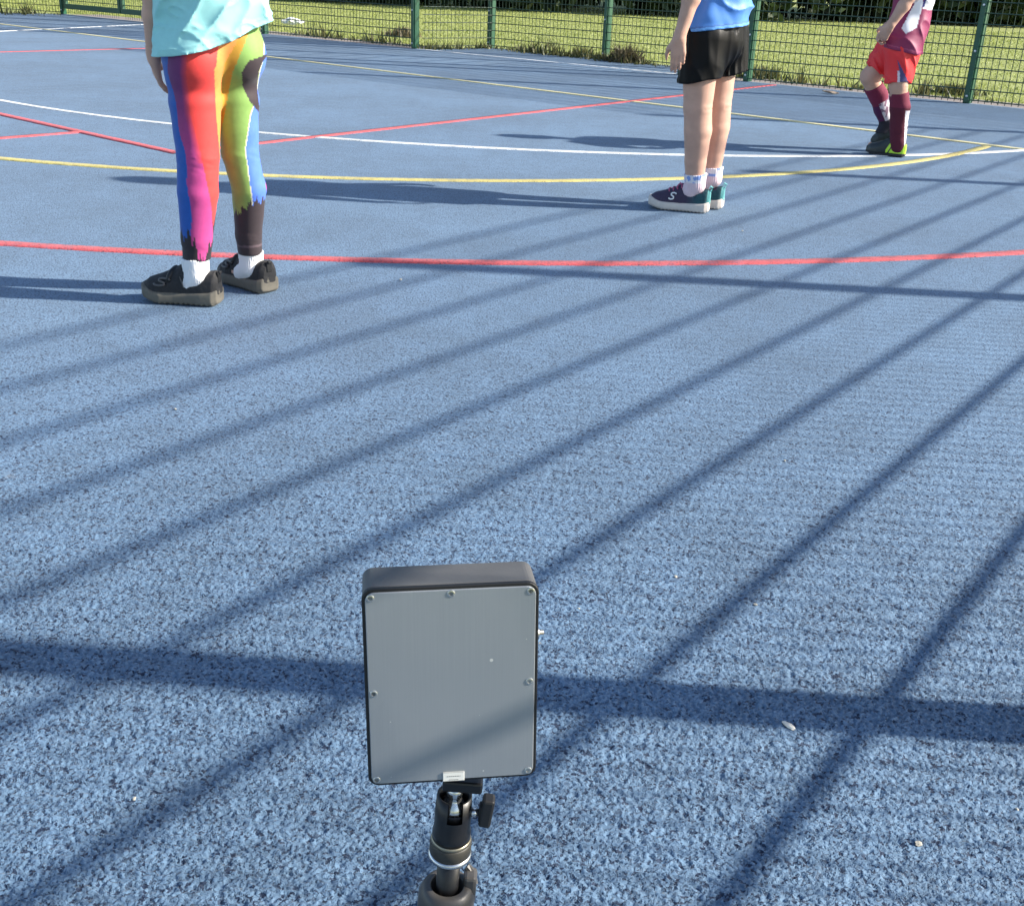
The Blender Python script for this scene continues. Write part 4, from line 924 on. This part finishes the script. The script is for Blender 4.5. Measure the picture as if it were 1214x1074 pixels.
# ------------------------------------------------------------------ instrument box on its stand
BOXC = V(-.0420, .7837, .3457); BW, BH, BD = .144, .1853, .0459
RX, RY, RZ = math.radians(-4.53), math.radians(-1.22), math.radians(7.74)
MB = Matrix.Rotation(RZ, 4, 'Z') @ Matrix.Rotation(RY, 4, 'Y') @ Matrix.Rotation(RX, 4, 'X')
def rrect(w, h, r, n=6):
    P = []
    for cx, cy, a0 in ((w / 2 - r, h / 2 - r, 0), (-w / 2 + r, h / 2 - r, 90), (-w / 2 + r, -h / 2 + r, 180), (w / 2 - r, -h / 2 + r, 270)):
        for i in range(n + 1):
            a = math.radians(a0 + 90 * i / n); P.append((cx + r * math.cos(a), cy + r * math.sin(a)))
    return P
def slab(bm, w, h, r, y0, y1, ch=.0012):
    """rounded-corner slab in the xz plane from y0 (front) to y1, softened front and back edges"""
    rows = []
    for y, ins in ((y0, ch), (y0 + ch, 0), (y1 - ch, 0), (y1, ch)):
        rows.append([bm.verts.new((x, y, z)) for x, z in rrect(w - 2 * ins, h - 2 * ins, r)])
    n = len(rows[0])
    for a, b in zip(rows, rows[1:]):
        for i in range(n): bm.faces.new((a[i], a[(i + 1) % n], b[(i + 1) % n], b[i]))
    bm.faces.new(rows[0][::-1]); bm.faces.new(rows[-1])
def build_box():
    root = empty('instrument_box', (BOXC[0], BOXC[1], BOXC[2])); root.rotation_euler = MB.to_euler()
    tag(root, 'dark grey instrument box with a screwed metal back plate, on the small stand', 'electronics box')
    M_h = mat('dark_grey_cast_housing', (.085, .085, .086), .5, noise=(40, .08), bump=(500, .15, .0008)); M_rim = mat('black_gasket', (.006, .006, .007), .5)
    # brushed aluminium
    m = bpy.data.materials.new('brushed_aluminium'); m.use_nodes = True; nt = m.node_tree; p = nt.nodes['Principled BSDF']; p.inputs['Metallic'].default_value = .55
    tc = nt.nodes.new('ShaderNodeTexCoord'); mp = nt.nodes.new('ShaderNodeMapping'); mp.inputs['Scale'].default_value = (700, 1, 9); nz = nt.nodes.new('ShaderNodeTexNoise'); nz.inputs['Scale'].default_value = 1; nz.inputs['Detail'].default_value = 4
    nt.links.new(tc.outputs['Object'], mp.inputs[0]); nt.links.new(mp.outputs[0], nz.inputs['Vector'])
    cr = nt.nodes.new('ShaderNodeValToRGB'); cr.color_ramp.elements[0].position = .3; cr.color_ramp.elements[0].color = (.285, .308, .332, 1); cr.color_ramp.elements[1].position = .72; cr.color_ramp.elements[1].color = (.300, .324, .349, 1)
    nt.links.new(nz.outputs['Fac'], cr.inputs[0])
    sm = nt.nodes.new('ShaderNodeTexNoise'); sm.inputs['Scale'].default_value = 14; sm.inputs['Detail'].default_value = 5; nt.links.new(tc.outputs['Object'], sm.inputs['Vector'])
    rr_ = nt.nodes.new('ShaderNodeMapRange'); rr_.inputs['To Min'].default_value = .36; rr_.inputs['To Max'].default_value = .58; nt.links.new(sm.outputs['Fac'], rr_.inputs['Value']); nt.links.new(rr_.outputs[0], p.inputs['Roughness'])
    # a few flecks on the plate
    vo = nt.nodes.new('ShaderNodeTexVoronoi'); vo.inputs['Scale'].default_value = 26; vo.voronoi_dimensions = '2D'; sx_ = nt.nodes.new('ShaderNodeSeparateXYZ'); cx_ = nt.nodes.new('ShaderNodeCombineXYZ'); nt.links.new(tc.outputs['Object'], sx_.inputs[0]); nt.links.new(sx_.outputs['X'], cx_.inputs['X']); nt.links.new(sx_.outputs['Z'], cx_.inputs['Y']); nt.links.new(cx_.outputs[0], vo.inputs['Vector'])
    sr_ = nt.nodes.new('ShaderNodeSeparateColor'); nt.links.new(vo.outputs['Color'], sr_.inputs[0]); th_ = nt.nodes.new('ShaderNodeMath'); th_.operation = 'MULTIPLY_ADD'; th_.inputs[1].default_value = .12; th_.inputs[2].default_value = -.065; nt.links.new(sr_.outputs[0], th_.inputs[0])
    lt = nt.nodes.new('ShaderNodeMath'); lt.operation = 'LESS_THAN'; nt.links.new(vo.outputs['Distance'], lt.inputs[0]); nt.links.new(th_.outputs[0], lt.inputs[1])
    mf = nt.nodes.new('ShaderNodeMix'); mf.data_type = 'RGBA'; mf.inputs['B'].default_value = (.62, .62, .6, 1); nt.links.new(lt.outputs[0], mf.inputs['Factor']); nt.links.new(cr.outputs[0], mf.inputs['A']); nt.links.new(mf.outputs['Result'], p.inputs['Base Color'])
    bp = nt.nodes.new('ShaderNodeBump'); bp.inputs['Strength'].default_value = .02; bp.inputs['Distance'].default_value = .0004; nt.links.new(nz.outputs['Fac'], bp.inputs['Height']); nt.links.new(bp.outputs[0], p.inputs['Normal'])
    bm = bmesh.new(); slab(bm, BW, BH, .009, .0035, BD, .003); obj('housing', mesh_bm('housing', bm), M_h, root, smooth=False)
    bm = bmesh.new(); slab(bm, BW + .001, BH + .001, .0095, 0, .0042, .0006); obj('gasket', mesh_bm('gasket', bm), M_rim, root)
    bm = bmesh.new(); slab(bm, BW - .0045, BH - .0045, .0075, -.0016, .0006, .0005); obj('back_plate', mesh_bm('back_plate', bm), m, root)
    M_sc = mat('steel_screw', (.62, .60, .56), .28, .95); bm = bmesh.new()
    bm_lathe(bm, [(.0033, 0), (.0033, .0003), (.0028, .0006), (.0019, .0007), (.0015, -.0006), (0, -.0006)], 20); sm_ = mesh_bm('screw', bm); sm_.materials.append(M_sc)
    ix, iz = BW / 2 - .0066, BH / 2 - .0066
    for x, z in ((-ix, iz), (0, iz + .001), (ix, iz), (-ix, -.002), (ix, .002), (-ix, -iz), (ix, -iz)):
        s = obj('screw', sm_, None, root, smooth=False); s.location = (x, -.0016, z); s.rotation_euler = (math.pi / 2, random.random(), 0)
    # white label plate with a line of print, at the foot of the plate
    M_lab = bpy.data.materials.new('label'); M_lab.use_nodes = True; nt = M_lab.node_tree; p = nt.nodes['Principled BSDF']; p.inputs['Roughness'].default_value = .5; p.inputs['Base Color'].default_value = (.66, .66, .62, 1)
    bm = bmesh.new(); bm_box(bm, (.0005, -.0022, -BH / 2 + .0056), (.0185, .0010, .0090), bevel=.0003, seg=1); lb = obj('label_plate', mesh_bm('label_plate', bm), M_lab, root)
    bm = bmesh.new(); x_ = -.0060
    for wd in (.0012, .0018, .0009, .0016, .0012, .0020, .0008):
        bm_box(bm, (x_ + wd / 2 + .0005, -.00275, -BH / 2 + .0062), (wd, .0002, .0006)); x_ += wd + .0004
    bm_box(bm, (.0005, -.00275, -BH / 2 + .0028), (.008, .0002, .0005))
    for zz in (.0016, .0102): bm_box(bm, (.0005, -.00275, -BH / 2 + zz), (.0180, .0002, .00018))
    obj('print', mesh_bm('print', bm), mat('label_ink', (.20, .20, .19), .6), lb)
    # side connectors, underside foot, mounting shoe
    bm = bmesh.new(); bm_lathe(bm, [(.004, 0), (.004, .004), (.0022, .0045), (.0022, .008), (0, .008)], 14, Matrix.Translation((BW / 2, .020, .036)) @ Matrix.Rotation(math.pi / 2, 4, 'Y')); obj('connector', mesh_bm('connector', bm), M_sc, root, smooth=True)
    for zz in (.010, -.012):
        bm = bmesh.new(); bm_lathe(bm, [(.0028, 0), (.0028, .002), (0, .0026)], 12, Matrix.Translation((BW / 2, .022, zz)) @ Matrix.Rotation(math.pi / 2, 4, 'Y')); obj('screw', mesh_bm('screw', bm), M_sc, root, smooth=True)
    bm = bmesh.new(); bm_lathe(bm, [(.0105, -.006), (.0115, 0)], 18, Matrix.Translation((-.044, .022, -BH / 2))); obj('foot', mesh_bm('foot', bm), M_rim, root)
build_box()

def build_stand():
    top = at(540, 930, .8107); low = at(529, 1062, .8107); ax = nrm(top - low)
    base = top - ax * (top[2] / ax[2]); root = empty('tripod_stand', (base[0], base[1], 0)); tag(root, 'small black tripod stand with ball head carrying the instrument box', 'tripod')
    zx_ = Vector(ax); xx_ = (Vector((1, 0, 0)) - zx_ * zx_.x).normalized(); SK = 1.067; ML = Matrix((xx_, zx_.cross(xx_), zx_)).transposed().to_4x4() @ Matrix.Scale(SK, 4)
    zt = np.linalg.norm(top - base) / SK
    M_bk = mat('black_anodised', (.006, .006, .007), .38, 0., noise=(50, .1)); M_sil = mat('bare_silver_ring', (.62, .62, .62), .22, .95); M_kn = mat('black_knob_rubber', (.011, .011, .012), .55); M_gm = mat('worn_grey_plastic', (.060, .056, .052), .40, noise=(26, .4)); M_rr = mat('dark_rubber_band', (.030, .028, .022), .55)
    def lat(name, prof, m, seg=40, M=None, parent=root, smooth=True):
        bm = bmesh.new(); bm_lathe(bm, [(r_, zt + z) for r_, z in prof], seg, M); bmesh.ops.transform(bm, matrix=ML, verts=bm.verts); return obj(name, mesh_bm(name, bm), m, parent, smooth=smooth)
    # everything measured down from the underside of the box along the stand's axis
    # mounting plate under the box
    bm = bmesh.new(); bm_box(bm, (.006, .002, zt + .004), (.034, .022, .011), bevel=.002); bmesh.ops.transform(bm, matrix=ML, verts=bm.verts); obj('mount_plate', mesh_bm('mount_plate', bm), M_bk, root)
    lat('ball', [(.0070, .0), (.0070, -.010), (.0055, -.012), (.0070, -.015), (.0105, -.019), (.0118, -.025), (.0108, -.032), (.006, -.037)], M_sil)
    # cup with a slot cut through the near rim
    bm = bmesh.new(); n = 44; rows = []
    outer = [(.0156, -.044), (.0160, -.030), (.0150, -.0100)]; inner = [(.0130, -.0100), (.0134, -.024), (.0132, -.037)]
    prof = [(.0168, -.0575), (.0168, -.0485)] + outer + inner + [(0.002, -.039)]
    gap = set()
    for r_, z in prof: rows.append([bm.verts.new((r_ * math.cos(2 * math.pi * i / n), r_ * math.sin(2 * math.pi * i / n), zt + z)) for i in range(n)])
    def inslot(i, w=4): 
        a = (360 * (i + .5) / n); return abs((a - 278 + 180) % 360 - 180) < 26
    for k, (a, b) in enumerate(zip(rows, rows[1:])):
        for i in range(n):
            j = (i + 1) % n
            if inslot(i) and 3 <= k <= 5: continue
            bm.faces.new((a[i], a[j], b[j], b[i]))
    bm.faces.new(rows[0][::-1])
    bmesh.ops.transform(bm, matrix=ML, verts=bm.verts); obj('cup', mesh_bm('cup', bm), M_bk, root, smooth=True)
    lat('band', [(.0170, -.0720), (.0182, -.0708), (.0182, -.0600), (.0170, -.0585)], M_rr)
    lat('ring', [(.0170, -.0772), (.0190, -.0758), (.0190, -.0728), (.0172, -.0716)], M_sil); lat('ring', [(.0162, -.0590), (.0177, -.0582), (.0172, -.0556), (.0150, -.0548)], mat('brass_edge', (.30, .27, .20), .35, .8))
    # clamp knob on the right
    kx = Matrix.Translation((.0145, -.002, zt - .026)) @ Matrix.Rotation(math.pi / 2, 4, 'Y'); bm = bmesh.new(); bm_lathe(bm, [(.0040, 0), (.0040, .005), (.0032, .0055), (.0032, .011)], 18, kx); bmesh.ops.transform(bm, matrix=ML, verts=bm.verts); obj('clamp_screw', mesh_bm('clamp_screw', bm), M_sil, root, smooth=True)
    bm = bmesh.new(); bm_box(bm, (.0285, -.002, zt - .023), (.0105, .013, .0285), M=Matrix.Rotation(math.radians(5), 4, 'Y'), bevel=.0022, seg=2); bm_box(bm, (.0238, -.002, zt - .025), (.004, .009, .017), bevel=.001, seg=1); bmesh.ops.transform(bm, matrix=ML, verts=bm.verts); obj('knob', mesh_bm('knob', bm), M_kn, root)
    lat('centre_tube', [(.0102, -.074), (.0102, -.17)], M_bk)
    # socket of the tripod spider, with a hollow mouth
    lat('spider', [(.010, -.165), (.022, -.155), (.0255, -.138), (.0250, -.120), (.0210, -.1120), (.0155, -.1100), (.0140, -.1125), (.0138, -.130), (.0105, -.134)], M_gm, 44)
    bm = bmesh.new(); bm_box(bm, (.020, .006, zt - .116), (.012, .016, .030), bevel=.003); bm_tube(bm, [(.016, .012, zt - .100), (.022, .010, zt - .104), (.024, .004, zt - .112)], .0035); bmesh.ops.transform(bm, matrix=ML, verts=bm.verts); obj('lock_lever', mesh_bm('lock_lever', bm), M_gm, root)
    for a in (90, 210, 330):
        a = math.radians(a); c, s = math.cos(a), math.sin(a); hz = base * 0 + np.array(ML @ Vector((c * .022, s * .022, zt - .138))); R_ = .075 if s > .5 else .15; ft = V(c * R_, s * R_, .006)
        bm = bmesh.new(); bm_tube(bm, [hz, hz * .4 + ft * .6, ft], [.0085, .007, .006], 10); lg = obj('leg', mesh_bm('leg', bm), M_bk, root, smooth=True)
        bm = bmesh.new(); bmesh.ops.create_uvsphere(bm, u_segments=12, v_segments=8, radius=.009); fo = obj('rubber_foot', mesh_bm('rubber_foot', bm), M_kn, lg, smooth=True); fo.location = ft + V(0, 0, .002)
build_stand()

# ------------------------------------------------------------------ small litter
def chip(name, p, size, ang, m, label, cat, group=None, tilt=.2, zz=.004):
    bm = bmesh.new(); r = random.Random(hash(label) % 99 + int(p[0] * 1000)); bmesh.ops.create_icosphere(bm, subdivisions=2, radius=1)
    for v in bm.verts: v.co *= r.uniform(.78, 1.18); v.co.z *= .8
    bmesh.ops.scale(bm, vec=(size[0], size[1], size[2]), verts=bm.verts)
    o = obj(name, mesh_bm(name, bm), m, smooth=False); o.location = (p[0], p[1], zz + size[2] * .5); o.rotation_euler = (tilt, .1, ang); return tag(o, label, cat, group)
M_chip = mat('pale_wood', (.72, .66, .56), .8, noise=(200, .25)); M_peb = mat('pale_stone', (.36, .34, .29), .85, noise=(300, .2)); M_lit = mat('white_plastic_film', (.70, .72, .72), .4, noise=(20, .1))
def ground(px, py):
    d = at(px, py, 1.0) - V(0, 0, CAM_H); t = -CAM_H / d[2]; return V(d[0] * t, d[1] * t)
chip('wood_chip', ground(935, 864), (.011, .0042, .0030), -.75, M_chip, 'pale splinter of wood lying at the edge of the thick shadow bar', 'wood chip')
chip('pebble', ground(1088, 1004), (.0048, .0036, .003), .4, M_peb, 'cream pebble near the lower right corner of the court', 'pebble')
SP = [(686, 724, .004), (801, 686, .0048), (895, 719, .0045), (160, 950, .0045), (1131, 679, .003), (1205, 962, .0035), (640, 765, .003), (930, 548, .004), (880, 275, .006), (475, 333, .006), (208, 487, .005)]
for px, py, s_ in SP:
    chip('pebble', ground(px, py), (s_ * .8, s_ * .55, s_ * .45), random.random() * 3, M_peb, 'tiny pale grit speck lying loose on the blue court', 'pebble', 'pale grit scattered on the court', zz=.003)
chip('dead_leaf', ground(985, 112), (.085, .03, .012), .2, mat('dry_leaf', (.22, .17, .13), .8, noise=(60, .3)), 'curled dry leaf on the court just inside the fence, left of red shorts', 'leaf', zz=.012)
def litter():
    p = at(347, 30, 17.9); bm = bmesh.new(); bmesh.ops.create_icosphere(bm, subdivisions=3, radius=1)
    for v in bm.verts:
        n = vnoise(np.array([v.co]) + 4, 2.3)[0]; v.co *= .6 + .8 * n
    bmesh.ops.scale(bm, vec=(.15, .09, .05), verts=bm.verts); o = obj('plastic_bag', mesh_bm('plastic_bag', bm), M_lit); o.location = (p[0], p[1], .05); tag(o, 'crumpled white plastic bag on the grass beside the aqua top', 'litter')
litter()
